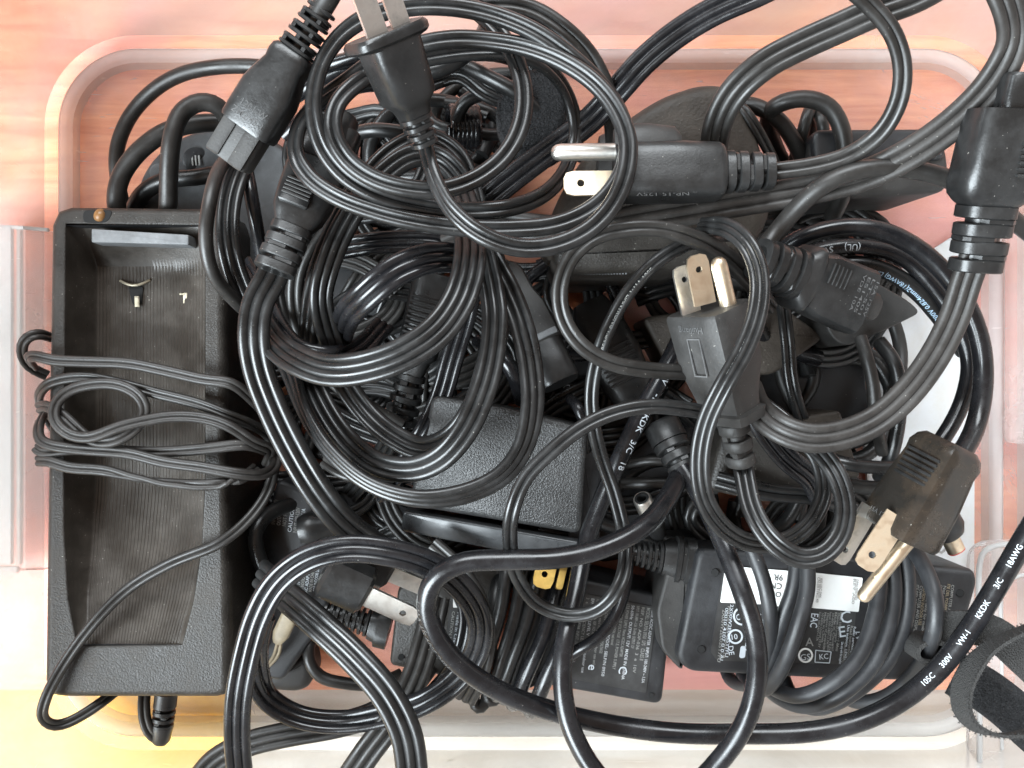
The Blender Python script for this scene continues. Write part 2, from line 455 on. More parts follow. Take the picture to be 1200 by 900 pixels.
def lbox(mb, F, x0, x1, y0, y1, z0, z1, b=1.0):
    """bevelled box in local px"""
    cx, cy, cz = (x0 + x1) / 2, (y0 + y1) / 2, (z0 + z1) / 2; hy, hz = (y1 - y0) / 2, (z1 - z0) / 2
    b = min(b, hy * .8, hz * .8, (x1 - x0) * .4)
    loft(mb, F, [(x0, hy - b, hz - b, cy, cz, 14), (x0 + b, hy, hz, cy, cz, 14), (x1 - b, hy, hz, cy, cz, 14), (x1, hy - b, hz - b, cy, cz, 14)], k=16)
    return mb
def relief(mb, F, x0, x1, w0, w1, h0, h1, n, gap=0.38, e=2.6, spine=0.34):
    """moulded strain relief: slotted rings on a core, joined by spines that alternate"""
    L = (x1 - x0) / n
    loft(mb, F, [(x0, w0 * .66, h0 * .66), (x1, w1 * .66, h1 * .66)], e=2.4, k=16)
    for i in range(n):
        a = x0 + i * L; b = a + L * (1 - gap); t = (i + .5) / n
        w = w0 + (w1 - w0) * t; h = h0 + (h1 - h0) * t
        loft(mb, F, [(a, w * .93, h * .93), (a + L * .07, w, h), (b - L * .07, w, h), (b, w * .93, h * .93)], e=e, k=20)
        if i < n - 1:
            sgn = 1 if i % 2 else -1
            y0 = (-spine * w if True else 0) + sgn * w * 0.28; y1 = spine * w + sgn * w * 0.28
            lbox(mb, F, b - .5, a + L + .5, y0, y1, -h * .9, h * .9, 1)
def blade(F, x0, x1, cy, cz, hw, th, hole=True, mat=None, parent=None, horiz=True, name='blade'):
    """flat contact with a hole near its tip; width in local Y when horiz else local Z"""
    mat = mat or NICKEL; mb = MB(); N = 16
    def Q(x, a, b): return F(x, cy + a, cz + b) if horiz else F(x, cy + b, cz + a)
    hx = x1 - hw * 1.35; hr = hw * .30 if hole else 0.01
    ch = hw * .38
    sq = []
    for i in range(N):
        a = 2 * math.pi * i / N; c, s = math.cos(a), math.sin(a); r = 1 / max(abs(c), abs(s))
        X, Yy = c * r, s * r
        X = X * (x1 - hx) if X > 0 else X * hw
        Yy = Yy * hw
        if X > (x1 - hx) - ch * .9 and abs(Yy) > hw - ch * .9: X = (x1 - hx) - ch * .55; Yy = math.copysign(hw - ch * .4, Yy)
        sq.append((hx + X, Yy))
    vs = []
    for z in (-th, th):
        vs += [Q(hx + hr * math.cos(2 * math.pi * i / N), hr * math.sin(2 * math.pi * i / N), z) for i in range(N)]
        vs += [Q(x, y, z * 0.99) for x, y in sq]
    fs = []
    for i in range(N):
        j = (i + 1) % N
        fs.append((i, j, N + j, N + i)); fs.append((2 * N + j, 2 * N + i, 3 * N + i, 3 * N + j))
        fs.append((j, i, 2 * N + i, 2 * N + j)); fs.append((N + i, N + j, 3 * N + j, 3 * N + i))
    mb.add(vs, fs)
    x2 = hx - hw
    vv = [Q(x, a, b) for x in (x0, x2 + .01) for a in (-hw, hw) for b in (-th * .99, th * .99)]
    mb.add(vv, [(0, 1, 3, 2), (4, 6, 7, 5), (0, 4, 5, 1), (2, 3, 7, 6), (0, 2, 6, 4), (1, 5, 7, 3)])
    o = build(mb, name, mat, parent, smooth=25)
    return o
def pin(F, x0, x1, cy, cz, r, mat, parent, name='ground_pin'):
    mb = MB()
    loft(mb, F, [(x0, r, r, cy, cz), (x1 - r * 1.1, r, r, cy, cz), (x1 - r * .5, r * .88, r * .88, cy, cz), (x1 - r * .15, r * .6, r * .6, cy, cz), (x1, r * .25, r * .25, cy, cz)], e=2, k=20)
    return build(mb, name, mat, parent)

def emboss(F, s, x, y, z, size, mat, parent, xdir=(1, 0), name='raised_text', wmax=None):
    """lettering on the top face of a local frame; xdir = reading direction in local (x,y)"""
    v, f = text_geo(s, size); d = Vector((xdir[0], xdir[1])).normalized(); e = Vector((-d.y, d.x)); mb = MB()
    if wmax:
        wv = max(a for a, b in v); k = wmax / wv; v = [(a * k, b) for a, b in v]
    mb.add([F(x + a * d.x + b * e.x, y + a * d.y + b * e.y, z) for a, b in v], f)
    return build(mb, name, mat, parent, smooth=0)

# ---- slabs: rounded polygon given in pixels of its top face
def round_poly(pts, r, seg=5):
    out = []; n = len(pts)
    for i in range(n):
        p = Vector(pts[i]); a = Vector(pts[i - 1]); b = Vector(pts[(i + 1) % n])
        rr = min(r, (a - p).length * .45, (b - p).length * .45)
        p1 = p + (a - p).normalized() * rr; p2 = p + (b - p).normalized() * rr
        for j in range(seg + 1):
            t = j / seg; out.append((1 - t) ** 2 * p1 + 2 * t * (1 - t) * p + t * t * p2)
    return out
def inset(poly, d):
    n = len(poly); out = []
    area2 = sum(poly[i].x * poly[(i + 1) % n].y - poly[(i + 1) % n].x * poly[i].y for i in range(n))
    sg = 1 if area2 > 0 else -1
    for i in range(n):
        a = poly[i - 1]; b = poly[(i + 1) % n]; t = (b - a)
        if t.length < 1e-6: t = poly[(i + 2) % n] - a
        t.normalize(); out.append(poly[i] + Vector((-t.y, t.x)) * d * sg)
    return out
def slab(mb, px, z0, z1, r=3, b=1.5, draft=0.0, tilt=(0, 0), bb=None):
    """px corners (clockwise or not) on the top plane z1, mm depth z0..z1"""
    pts = [P(x, y, z1).xy for x, y in px]
    cx = sum(p.x for p in pts) / len(pts); cy = sum(p.y for p in pts) / len(pts)
    poly = round_poly(pts, r); n = len(poly); bb = b if bb is None else bb
    lv = [(z0, draft + bb), (z0 + bb, draft * .9), (z1 - b, 0), (z1 - b * .62, b * .08), (z1 - b * .29, b * .29), (z1 - b * .08, b * .62), (z1, b)]
    vs = []
    for z, d in lv:
        # draft < 0 widens the foot, > 0 narrows it
        for p in inset(poly, d): vs.append(Vector((p.x, p.y, z + tilt[0] * (p.x - cx) + tilt[1] * (p.y - cy))))
    fs = []
    for i in range(len(lv) - 1):
        for j in range(n):
            j2 = (j + 1) % n; fs.append((i * n + j, i * n + j2, (i + 1) * n + j2, (i + 1) * n + j))
    fs.append(tuple(reversed(range(n)))); fs.append(tuple((len(lv) - 1) * n + j for j in range(n)))
    a2 = sum(poly[i].x * poly[(i + 1) % n].y - poly[(i + 1) % n].x * poly[i].y for i in range(n))
    if a2 < 0: fs = [tuple(reversed(f)) for f in fs]
    mb.add(vs, fs)
    return (cx, cy, z1, tilt)
def sheet(mb, px, z, tilt=(0, 0), c=None, dz=0.15, r=1.0):
    pts = [P(x, y, z).xy for x, y in px]
    if c is None: c = (0, 0)
    poly = round_poly(pts, r); n = len(poly)
    f = lambda p: z + tilt[0] * (p.x - c[0]) + tilt[1] * (p.y - c[1])
    vs = [Vector((p.x, p.y, f(p) - 0.3)) for p in poly] + [Vector((p.x, p.y, f(p) + dz)) for p in poly]
    fs = [(j, (j + 1) % n, n + (j + 1) % n, n + j) for j in range(n)] + [tuple(range(n, 2 * n))]
    a2 = sum(poly[i].x * poly[(i + 1) % n].y - poly[(i + 1) % n].x * poly[i].y for i in range(n))
    if a2 < 0: fs = [tuple(reversed(q)) for q in fs]
    mb.add(vs, fs)
def flat_text(s, px, py, z, size_px, ang, mat, parent, wmax=None, mirror=False, name='printed_text', tilt=(0, 0), c=(0, 0)):
    """print on a level face; ang = reading direction in degrees on the photograph's axes (0 = right, 90 = up)"""
    v, f = text_geo(s, 1.0); sc = (CZ - z) / 1000.0 * size_px
    k = 1.0
    if wmax: k = wmax * (CZ - z) / 1000.0 / (max(a for a, b in v) * sc)
    o = P(px, py, z); d = Vector((math.cos(R(ang)), math.sin(R(ang)))); e = Vector((-d.y, d.x)); mb = MB()
    vs = []
    for a, b in v:
        q = o.xy + d * a * sc * k + e * b * sc
        vs.append(Vector((q.x, q.y, z + tilt[0] * (q.x - c[0]) + tilt[1] * (q.y - c[1]))))
    mb.add(vs, f)
    return build(mb, name, mat, parent, smooth=0)

# ================================================================== THE SETTING
def struct(o): o['kind'] = 'structure'; return o
mb = MB()
yT = P(0, 809, 0).y
mb.add([(-1500, yT, -0.6), (1500, yT, -0.6), (1500, 1500, -0.6), (-1500, 1500, -0.6),
        (-1500, yT, -22), (1500, yT, -22)], [(0, 1, 2, 3), (4, 5, 1, 0)])
o = struct(build(mb, 'wooden_table', WOOD, None, smooth=0)); o['label'] = 'red brown wooden table seen through the clear bin'
mb = MB()
mb.add([(-1500, -1500, -3), (1500, -1500, -3), (1500, yT - .4, -3), (-1500, yT - .4, -3)], [(0, 1, 2, 3)])
o = struct(build(mb, 'pale_floor', PALE, None, smooth=0)); o['label'] = 'pale boards beyond the table edge under the bin'
mb = MB(); F_ = Fr((0, 0, 0), (100, 0, 0)); xb = P(281, 0, 0).x  # added board, its yellow stands in for sunlight at the bin's lower left
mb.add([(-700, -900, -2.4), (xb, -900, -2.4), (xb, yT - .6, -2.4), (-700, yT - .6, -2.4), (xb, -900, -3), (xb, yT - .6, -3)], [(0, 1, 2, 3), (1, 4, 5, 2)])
o = struct(build(mb, 'added_glow_board', SUNGLOW, None, smooth=0)); o['label'] = 'added yellow board whose colour imitates sun glow in the lower left corner of the bin'

# ---- the storage bin
def rring(off, z, k=14):
    x0, x1, y0, y1, r = -157, 170, -122, 116, 27
    r2 = max(2, r + off); pts = []
    for cx, cy, a0 in ((x1 - r, y1 - r, 0), (x0 + r, y1 - r, 90), (x0 + r, y0 + r, 180), (x1 - r, y0 + r, 270)):
        for j in range(k + 1):
            a = R(a0 + 90 * j / k); pts.append(Vector((cx + r2 * math.cos(a), cy + r2 * math.sin(a), z)))
    return pts
def rings(lv, cap=False):
    mb = MB(); vs = []; fs = []
    for off, z in lv: vs += rring(off, z)
    n = len(rring(0, 0))
    for i in range(len(lv) - 1):
        for j in range(n):
            j2 = (j + 1) % n; fs.append((i * n + j, i * n + j2, (i + 1) * n + j2, (i + 1) * n + j))
    if cap: fs.append(tuple(range(n)))
    mb.add(vs, fs); return mb
binr = thing('storage_bin', 'translucent frosted plastic storage bin holding the whole tangle of cords', 'storage bin', (0, 0, 0))
mb = MB(); rr = rring(-6.2, 2.0); mb.add(rr, [tuple(range(len(rr)))])
build(mb, 'base', BINF, binr)
build(rings([(-6.2, 2.0), (-5.4, 2.8), (-4.4, 3.6)]), 'step', BINW, binr)
build(rings([(-4.4, 3.6), (-3.8, 4.9), (-2.6, 5.6), (-1.2, 5.6), (-0.2, 5.0), (0.2, 4.4)]), 'ridge', BINR, binr)
build(rings([(0.2, 4.4), (3.0, 4.6), (4.4, 5.4)]), 'ledge', BINF, binr)
build(rings([(4.4, 5.4), (5.6, 7.5), (7, 11), (9, 20), (14, 50), (19, 85), (25, 125), (27, 128), (33, 129), (36, 127), (36, 120)]), 'wall', BINW, binr)
hr = MB(); slab(hr, [(-160, 258), (56, 268), (57, 668), (-160, 676)], 6, 12, r=2, b=0.8); build(hr, 'grip_panel', BINF, binr)
for (a, bb_, z) in ((-40, 13, 13.2), (19, 24, 12.9)):
    m_ = MB(); slab(m_, [(a, 264), (bb_, 264), (bb_, 662), (a, 662)], z - 2, z, r=.6, b=.4); build(m_, 'grip_rib', BINR if a < 0 else BINW, binr)
m_ = MB(); slab(m_, [(-40, 259), (56, 267), (56, 271), (-40, 264)], 11.5, 13.0, r=.5, b=.3); build(m_, 'grip_rib', BINR, binr)
m_ = MB(); slab(m_, [(-40, 664), (20, 664), (20, 672), (-40, 673)], 11.5, 13.4, r=.5, b=.4); build(m_, 'grip_rib', BINR, binr)
hr = MB(); slab(hr, [(1146, 638), (1400, 632), (1400, 1000), (1146, 1000)], 4.5, 14, r=8, b=2.2); build(hr, 'grip_panel', BINF, binr)
cord('x', '', [(1148, 900, 13.5), (1148, 760, 13.5), (1148, 662, 13.5), (1153, 645, 13.5), (1168, 639, 13.5), (1300, 636, 13.5)], ('R', .9), BINR, parent=binr, child='grip_rib')
cord('x', '', [(1174, 900, 13.8), (1174, 760, 13.8), (1175, 690, 13.8), (1190, 676, 13.8), (1300, 672, 13.8)], ('R', .6), BINR, parent=binr, child='grip_rib')
hr = MB(); slab(hr, [(1184, 250), (1400, 250), (1400, 520), (1184, 520)], 7, 12, r=3, b=1); build(hr, 'grip_panel', BINF, binr)

# white card under the right-hand pile
mb = MB(); 
pts = [(1050, 320), (1140, 262), (1160, 268), (1143, 330), (1142, 720), (1030, 700), (1010, 500)]
slab(mb, pts, 2.4, 4.0, r=1, b=.3)
card = tag(build(mb, 'folded_card', PAPER, None), 'white printed card standing under the cords beside the right wall', 'card')
for (s_, x, y, a_, sz) in (('US', 1136, 560, 90, 30), ('V5', 1122, 600, 90, 26), ('S', 1118, 650, 90, 28)):
    flat_text(s_, x, y, 4.1, sz, a_, PAPERG, card)

# ================================================================== BATTERY CHARGER
ch = thing('battery_charger', 'long dusty black battery charger cradle with ribbed trough along the left wall', 'battery charger', P(160, 530, 2))
def ring_pts(px, z, per=20, r=3.0):
    pts = [P(x, y, z).xy for x, y in px]
    # four sides, resampled
    corners = [0, len(pts) // 4, len(pts) // 2, 3 * len(pts) // 4]
    return pts
def resample_side(side, n):
    L = [0]; 
    for i in range(1, len(side)): L.append(L[-1] + (side[i] - side[i - 1]).length)
    out = []
    for j in range(n):
        u = L[-1] * j / n; i = 0
        while i < len(L) - 2 and L[i + 1] < u: i += 1
        k = (u - L[i]) / max(1e-9, L[i + 1] - L[i]); out.append(side[i].lerp(side[i + 1], k))
    return out
def loop4(sides, z, ns=(24, 60, 24, 60)):
    out = []
    for s_, n in zip(sides, ns):
        out += resample_side([P(x, y, z).xy for x, y in s_], n)
    return out
# outer outline at the top plane, clockwise on the photo from top-left
ZT = 48
outer = loop4([[(66, 246), (80, 241), (248, 243), (258, 247)], [(258, 247), (264, 262), (265, 500), (270, 800), (268, 812)], [(268, 812), (258, 819), (70, 819), (58, 816)], [(58, 816), (50, 800), (54, 500), (58, 262), (66, 246)]], ZT)
rec = loop4([[(77, 262), (240, 264)], [(240, 264), (240, 560), (236, 640), (226, 705), (213, 755)], [(213, 755), (91, 757)], [(91, 757), (80, 700), (75, 620), (76, 400), (77, 262)]], ZT)
n = len(outer)
mb = MB(); vs = []; fs = []
def lvl(poly, d, z, ease=None):
    p2 = inset([Vector(p) for p in poly], d) if abs(d) > 1e-6 else [Vector(p) for p in poly]
    return [Vector((p.x, p.y, z)) for p in p2]
lv = [lvl(outer, 1.0, 2), lvl(outer, -1.5, 6), lvl(outer, 0.2, ZT - 5), lvl(outer, 0, ZT - 3), lvl(outer, 0.4, ZT - 1.3), lvl(outer, 1.4, ZT - .3), lvl(outer, 2.4, ZT), lvl(outer, 2.7, ZT), lvl(rec, -0.8, ZT), lvl(rec, -0.4, ZT), lvl(rec, -0.12, ZT - .1), lvl(rec, 0, ZT - .4)]
for l_ in lv: vs += l_
for i in range(len(lv) - 1):
    for j in range(n):
        j2 = (j + 1) % n; fs.append((i * n + j2, i * n + j, (i + 1) * n + j, (i + 1) * n + j2))
fs.append(tuple(range(n)))
mb.add(vs, fs); build(mb, 'body', CASE, ch, smooth=50)
# the trough: right flank slopes, left flank is steep, floor gently curved, rising toward the foot
mb = MB(); vs = []; fs = []
cxr = sum(p.x for p in rec) / n
yt = P(0, 264, ZT).y; yb = P(0, 756, ZT).y
def trough(k):
    out = []
    for p in rec:
        out.append(p)
    return out
NX, NY = 150, 60
xl = {}
for j in range(NY + 1):
    v_ = j / NY; y = yt + (yb - yt) * v_
    py = 264 + (756 - 264) * v_
    def interp(tab, q):
        for (a, b), (c, d) in zip(tab, tab[1:]):
            if q <= c: return b + (d - b) * (q - a) / (c - a)
        return tab[-1][1]
    lx = interp([(264, 77), (400, 76), (620, 75), (700, 80), (757, 91)], py)
    rx = interp([(264, 240), (560, 240), (640, 236), (705, 226), (757, 213)], py)
    depth = 13.0 * (1 - max(0, (py - 560) / 196.0) ** 1.6 * 0.93) * min(1, 0.35 + (py - 264) / 60.0)
    for i in range(NX + 1):
        u = i / NX; x = lx + (rx - lx) * u
        # cross profile
        if u < 0.07: f = (u / 0.07) ** 0.5
        elif u < 0.35: f = 1.0
        elif u < 0.955: f = 1 - 0.52 * ((u - 0.35) / 0.605) ** 2
        else: f = 0.48 * (1 - u) / 0.045
        if 0.08 < u < 0.95 and i % 4 < 2 and 310 < py: f = f + 0.15 / depth
        q = P(x, py, ZT); vs.append(Vector((q.x, q.y, ZT - .25 - depth * f)))
for j in range(NY):
    for i in range(NX):
        a = j * (NX + 1) + i; fs.append((a, a + NX + 1, a + NX + 2, a + 1))
mb.add(vs, fs); build(mb, 'ribbed_trough', RIBBED, ch, smooth=28)
# walls closing the trough ends
mb = MB(); vs = []; fs = []
for j in (0, NY):
    mb = MB(); vs = []; fs = []; base = 0
    py = 264 if j == 0 else 756
    lx, rx = (77, 240) if j == 0 else (91, 213)
    for i in range(NX + 1):
        x = lx + (rx - lx) * i / NX; q = P(x, py, ZT)
        vs += [Vector((q.x, q.y, ZT)), Vector((q.x, q.y, ZT - 20))]
    for i in range(NX): fs.append((base + 2 * i, base + 2 * i + 1, base + 2 * i + 3, base + 2 * i + 2))
    mb.add(vs, fs); build(mb, 'end_wall', CASES, ch, smooth=0)
mb = MB(); slab(mb, [(107, 268), (221, 275), (221, 287), (107, 284)], ZT - 6, ZT + .9, r=.5, b=.4); build(mb, 'latch_bar', GREYP, ch)
# LED well and lens
F = Fr((118, 252, ZT - 3), (160, 252, ZT - 3))
mb = MB(); slab(mb, [(97, 246), (133, 246), (126, 261), (97, 261)], ZT - 3, ZT + .15, r=2, b=.15); build(mb, 'lens_well', DARK, ch)
mb = MB(); loft(mb, Fr((118, 253, ZT - 2.6), (118, 253, ZT + 1.4)), [(0, 9, 8), (10, 8.5, 7.5), (14, 6, 5), (16, 2, 2)], e=2); build(mb, 'status_lens', AMBER, ch)
# contacts with their slots
for (x, y, fl) in ((160, 350, 0), (217, 346, 1)):
    mb = MB(); slab(mb, [(x - 10, y - 15), (x + 8, y - 15), (x + 6, y + 7), (x - 5, y + 7)], ZT - 18, ZT - (11.4 if fl else 12.8), r=1, b=.2); build(mb, 'contact_slot', DARK, ch)
    mb = MB(); zc = ZT - (10.6 if fl else 12.0); F = Fr((x + 1, y + 10, zc), (x, y - 14, zc + 1)); lbox(mb, F, 0, 13, -2.8, 2.8, -1, 1, .5); lbox(mb, F, 10, 12.5, -2.8, 7 if fl else 2.8, -1, 1, .5); build(mb, 'spring_contact', OLDM, ch)
mb = MB(); sweep(mb, frames(catmull([(141, 329, ZT - 13), (150, 334, ZT - 12), (162, 335, ZT - 12), (176, 328, ZT - 13)])), prof_round(.45, 8)); build(mb, 'torn_rim', OLDM, ch)
# jack under the foot
F = Fr((195, 812, 26), (188, 872, 26)); mb = MB()
loft(mb, F, [(0, 13, 13), (14, 13, 13)], e=2); relief(mb, F, 12, 44, 13, 12, 13, 12, 4, e=2.2); loft(mb, F, [(40, 12, 12), (56, 10, 10), (60, 7, 7)], e=2.4)
build(mb, 'cord_boot', PLUG, ch)
for i_, pts in enumerate([
    [(190, 868, 26), (178, 862, 28), (170, 845, 28), (169, 815, 26), (175, 790, 22)]]):
    cord('x', '', pts, ('F', 2, 4.0), CORD2, parent=ch)

# the charger's thin twin lead wrapped round it
ZW = 52
lead = [
 # starts at lower left corner loop
 (165, 780, 30), (140, 806, 36), (112, 828, 42), (88, 843, 44), (65, 851, 47), (50, 842, 50), (53, 820, 52), (75, 778, 51), (110, 730, 51), (150, 690, 50), (200, 660, 51), (260, 635, 52), (290, 610, 50), (313, 578, 46), (322, 545, 42), (318, 515, 40),
 (300, 500, 46), (270, 488, 51), (235, 474, 52), (180, 460, 52), (130, 447, 52), (95, 442, 52), (60, 448, 51), (46, 462, 46), (50, 480, 36), (62, 500, 32), (75, 520, 30)]
o = cord('charger_lead', 'thin black twin lead lying diagonally over the lower end of the charger and once across it', lead, ('F', 2, 3.3), CORD2)
tag(o, 'thin twin lead running diagonally across the foot of the battery charger', 'cord', 'turns of thin twin lead round the battery charger')
wraps = [
 ('thin twin lead crossing the charger highest, just below its contacts', [(55, 440, 36), (34, 430, 40), (25, 412, 44), (31, 395, 47), (45, 391, 46), (58, 395, 40)]),
 ('topmost full turn of thin twin lead round the battery charger', [(40, 430, 42), (33, 418, 50), (42, 417, 52), (60, 422, 53), (100, 424, 53), (150, 426, 53), (200, 436, 53), (240, 445, 53), (272, 449, 53), (290, 463, 49), (318, 492, 42), (330, 505, 34)]),
 ('thin twin lead turn ending in the round loop on the charger trough', [(45, 478, 47), (52, 475, 51), (64, 480, 53), (80, 492, 54), (95, 507, 54), (110, 517, 55), (135, 517, 56), (160, 502, 55), (171, 482, 54), (163, 463, 54), (140, 451, 54), (110, 450, 54), (80, 458, 54), (64, 475, 55), (64, 495, 56), (78, 508, 56), (105, 513, 57), (140, 500, 57), (165, 494, 56), (200, 488, 55), (240, 490, 54), (270, 500, 53), (300, 520, 49), (318, 526, 44), (312, 545, 38)]),
 ('thin twin lead turn bulging past the charger just below the round loop', [(52, 485, 42), (45, 500, 49), (46, 515, 52), (60, 522, 53.5), (100, 527, 54), (150, 531, 54), (190, 541, 54), (240, 548, 54), (280, 555, 53), (310, 556, 49), (324, 545, 44), (322, 525, 38)]),
 ('thin twin lead turn twisting under its neighbours across the trough', [(42, 524, 50), (48, 530, 51), (75, 527, 52), (120, 527, 51.5), (180, 530, 51.5), (240, 526, 51.5), (290, 521, 50), (312, 528, 44)]),
 ('lowest turn of thin twin lead twisting across the charger trough', [(44, 540, 50), (56, 540, 52), (80, 548, 53), (120, 551, 53), (160, 560, 53, 60), (200, 566, 53, 120), (250, 568, 53, 180), (285, 560, 51), (300, 548, 46)]),
]
for lab, pts in wraps:
    cord('charger_lead', lab, pts, ('F', 2, 3.35), CORD3, group='turns of thin twin lead round the battery charger')

# ================================================================== ADAPTERS AND BLOCKS (low layer)
# puck
pk = thing('round_puck', 'round dark grey puck with small recessed buttons behind the battery charger', 'puck', P(240, 220, 2))
mb = MB(); circ = [(262 + 105 * math.cos(a), 240 + 92 * math.sin(a)) for a in [2 * math.pi * i / 40 for i in range(40)]]
slab(mb, circ, 3, 26, r=2, b=2.5); build(mb, 'body', PUCK, pk)
for (x, y, q) in ((230, 188, 15), (187, 203, 11)):
    mb = MB(); loft(mb, Fr((x, y, 25.5), (x, y, 26.3)), [(0, q, q), (.7 / .27, q, q), (1 / .27 * 1, q * .8, q * .8)], e=2); build(mb, 'button', GREYP if q < 12 else CASES, pk)
    if q > 12:
        for k in (-4, 0, 4):
            mb = MB(); F = Fr((x + k, y + 6, 26.9), (x + k - 1, y - 6, 26.9)); lbox(mb, F, 0, 12, -1, 1, -.6, .6, .2); build(mb, 'icon_bar', INKD, pk)

# curved hump-shaped adapter
hp = thing('hump_adapter', 'large brownish black adapter with a domed outline behind the three-prong plug', 'power adapter', P(790, 200, 2))
mb = MB(); slab(mb, [(632, 300), (650, 235), (690, 172), (735, 138), (775, 112), (820, 98), (852, 99), (874, 122), (893, 165), (912, 240), (890, 290), (760, 312)], 4, 54, r=9, b=4.5, tilt=(0, 0.10)); build(mb, 'body', CASEB, hp)
mb = MB(); F = Fr((700, 190, 57), (800, 196, 57)); loft(mb, F, [(0, 30, 20), (20, 42, 22), (70, 42, 22), (95, 30, 18), (105, 14, 10)], e=2.2); build(mb, 'raised_boss', PLUG2, hp)

# right-top brick
rb = thing('charcoal_brick', 'plain charcoal power brick with sloping sides under the upper right cords', 'power adapter', P(1040, 210, 2))
mb = MB(); slab(mb, [(950, 152), (1104, 151), (1113, 188), (1113, 224), (950, 236)], 4, 46, r=4, b=2.0, draft=2.0, bb=6); build(mb, 'lower_shell', PLUG2, rb)
mb = MB(); slab(mb, [(952, 151), (1103, 150), (1111, 186), (955, 190)], 40, 48, r=3, b=1.5); build(mb, 'upper_shell', GREYP if False else CASES, rb)

# black block under the coils
mb = MB(); slab(mb, [(644, 292), (690, 272), (800, 262), (838, 290), (812, 312), (740, 318), (657, 320)], 6, 62, r=4, b=3, tilt=(0, 0.12))
ub = thing('black_block', 'black grained adapter with a finned lower edge under the looped cord', 'power adapter', P(740, 300, 2)); build(mb, 'body', CASE, ub)
for i in range(16):
    x = 682 + i * 3.4; mb = MB(); F = Fr((x, 313, 60), (x, 325, 55)); lbox(mb, F, 0, 12, -1.1, 1.1, -3, 3, .3); build(mb, 'fin', GREYP, ub)

mb = MB(); slab(mb, [(752, 372), (905, 350), (968, 395), (905, 440), (782, 430)], 3, 30, r=3, b=1.5); o = tag(build(mb, 'plain_adapter', CASEB, None), 'dull brownish black adapter lying behind the upright three-prong plug', 'power adapter')
mb = MB(); slab(mb, [(1005, 318), (1065, 352), (1080, 366), (1040, 386), (985, 410), (960, 370)], 10, 40, r=6, b=.7); o = tag(build(mb, 'flat_adapter', PLUG2, None), 'flat matt black adapter with a pointed corner over the white card', 'power adapter')
mb = MB(); slab(mb, [(930, 490), (985, 480), (1003, 540), (1010, 560), (940, 562)], 3, 32, r=2, b=1.2); o = tag(build(mb, 'small_adapter', CASEB, None), 'small square brown black adapter right of the upright plug boot', 'power adapter')
mb = MB(); slab(mb, [(848, 500), (890, 490), (945, 548), (950, 585), (900, 590), (830, 575)], 20, 44, r=3, b=2, tilt=(0.1, .1)); o = tag(build(mb, 'wedge_adapter', CASE, None), 'wedge shaped grained adapter under the loop below the upright plug', 'power adapter')

for lab, pg, z_ in (
    ('dark flat adapter deep under the centre coil', [(350, 300), (470, 280), (500, 420), (380, 450)], 14),
    ('dark flat adapter deep behind the leather grain adapter', [(560, 380), (700, 400), (690, 480), (560, 470)], 12),
    ('dark flat adapter deep between the two loops of the lower left', [(400, 560), (490, 600), (470, 660), (380, 640)], 10),
    ('dark flat adapter deep under the middle of the thin loops', [(690, 490), (830, 480), (850, 640), (700, 660)], 10),
    ('dark flat adapter deep below the appliance connector', [(860, 400), (1010, 400), (1020, 490), (880, 500)], 8)):
    mb = MB(); slab(mb, pg, 2.5, z_, r=3, b=1.2); tag(build(mb, 'flat_adapter', CASES, None), lab, 'power adapter')

# textured wall wart in the middle
wa = thing('wall_adapter', 'square black wall adapter with leather grain top and glossy rim in the middle', 'power adapter', P(590, 560, 2))
tl = (-0.10, 0.06)
mb = MB(); tp = [(512, 468), (560, 470), (676, 500), (672, 612), (480, 585)]
slab(mb, [(506, 462), (600, 478), (688, 500), (682, 628), (474, 598)], 30, 56, r=3, b=2.0, tilt=(0.18, 0.24)); build(mb, 'grained_cover', LEATHER, wa)
mb = MB(); slab(mb, [(471, 600), (682, 632), (678, 662), (467, 626)], 20, 51, r=1.2, b=1.0, tilt=(0.20, 0.36)); build(mb, 'glossy_rim', GLOSS, wa)
mb = MB(); slab(mb, [(676, 500), (706, 512), (703, 640), (664, 640)], 10, 50, r=2, b=1.2); build(mb, 'side_shell', CASES, wa)

# labelled adapter leaning bottom middle
ad = thing('labelled_adapter', 'flat black adapter with grey printed specification label below the middle', 'power adapter', P(700, 750, 2))
mb = MB(); slab(mb, [(640, 668), (789, 702), (776, 827), (596, 796)], 4, 32, r=3, b=1.6); build(mb, 'case', CASES, ad)
mb = MB(); sheet(mb, [(655, 690), (770, 712), (757, 812), (640, 790)], 32.2, r=.6); build(mb, 'label_plate', LABELB, ad)
rows = ['Name: AC/DC ADAPTER', 'MODEL: SELP/N 0950', 'REF. NO. ADP-036', 'INPUT: 100-240V ~ 1.5A', '50-60Hz  OUTPUT: 12V', 'I.T.E. POWER SUPPLY', 'DANGEROUS VOLTAGE', 'Not for outdoor use', 'LPS   CLASS II', 'MADE IN CHINA', 'CAUTION: read manual', 'For indoor use only', 'EFFICIENCY LEVEL V', '3  e  10V']
for i in range(19):
    s_ = rows[i % len(rows)] + '  ' + rows[(i * 5 + 3) % len(rows)]
    x = 759 - i * 5.9; flat_text(s_, x + 5, 713 - i * 1.0, 32.5, 5.0 if i != 1 else 6.2, -98, INKD if i % 4 else INKP, ad, wmax=(88, 62, 78, 50)[i % 4])
flat_text('C', 726, 780, 32.5, 14, -98, INKW, ad); flat_text('e', 690, 778, 32.5, 15, -98, INKW, ad)
mb = MB(); F = Fr((763, 815, 32.2), (763, 815, 33)); loft(mb, F, [(0, 3, 3), (1.2, 3, 3)], e=2); build(mb, 'screw_hole', DARK, ad)

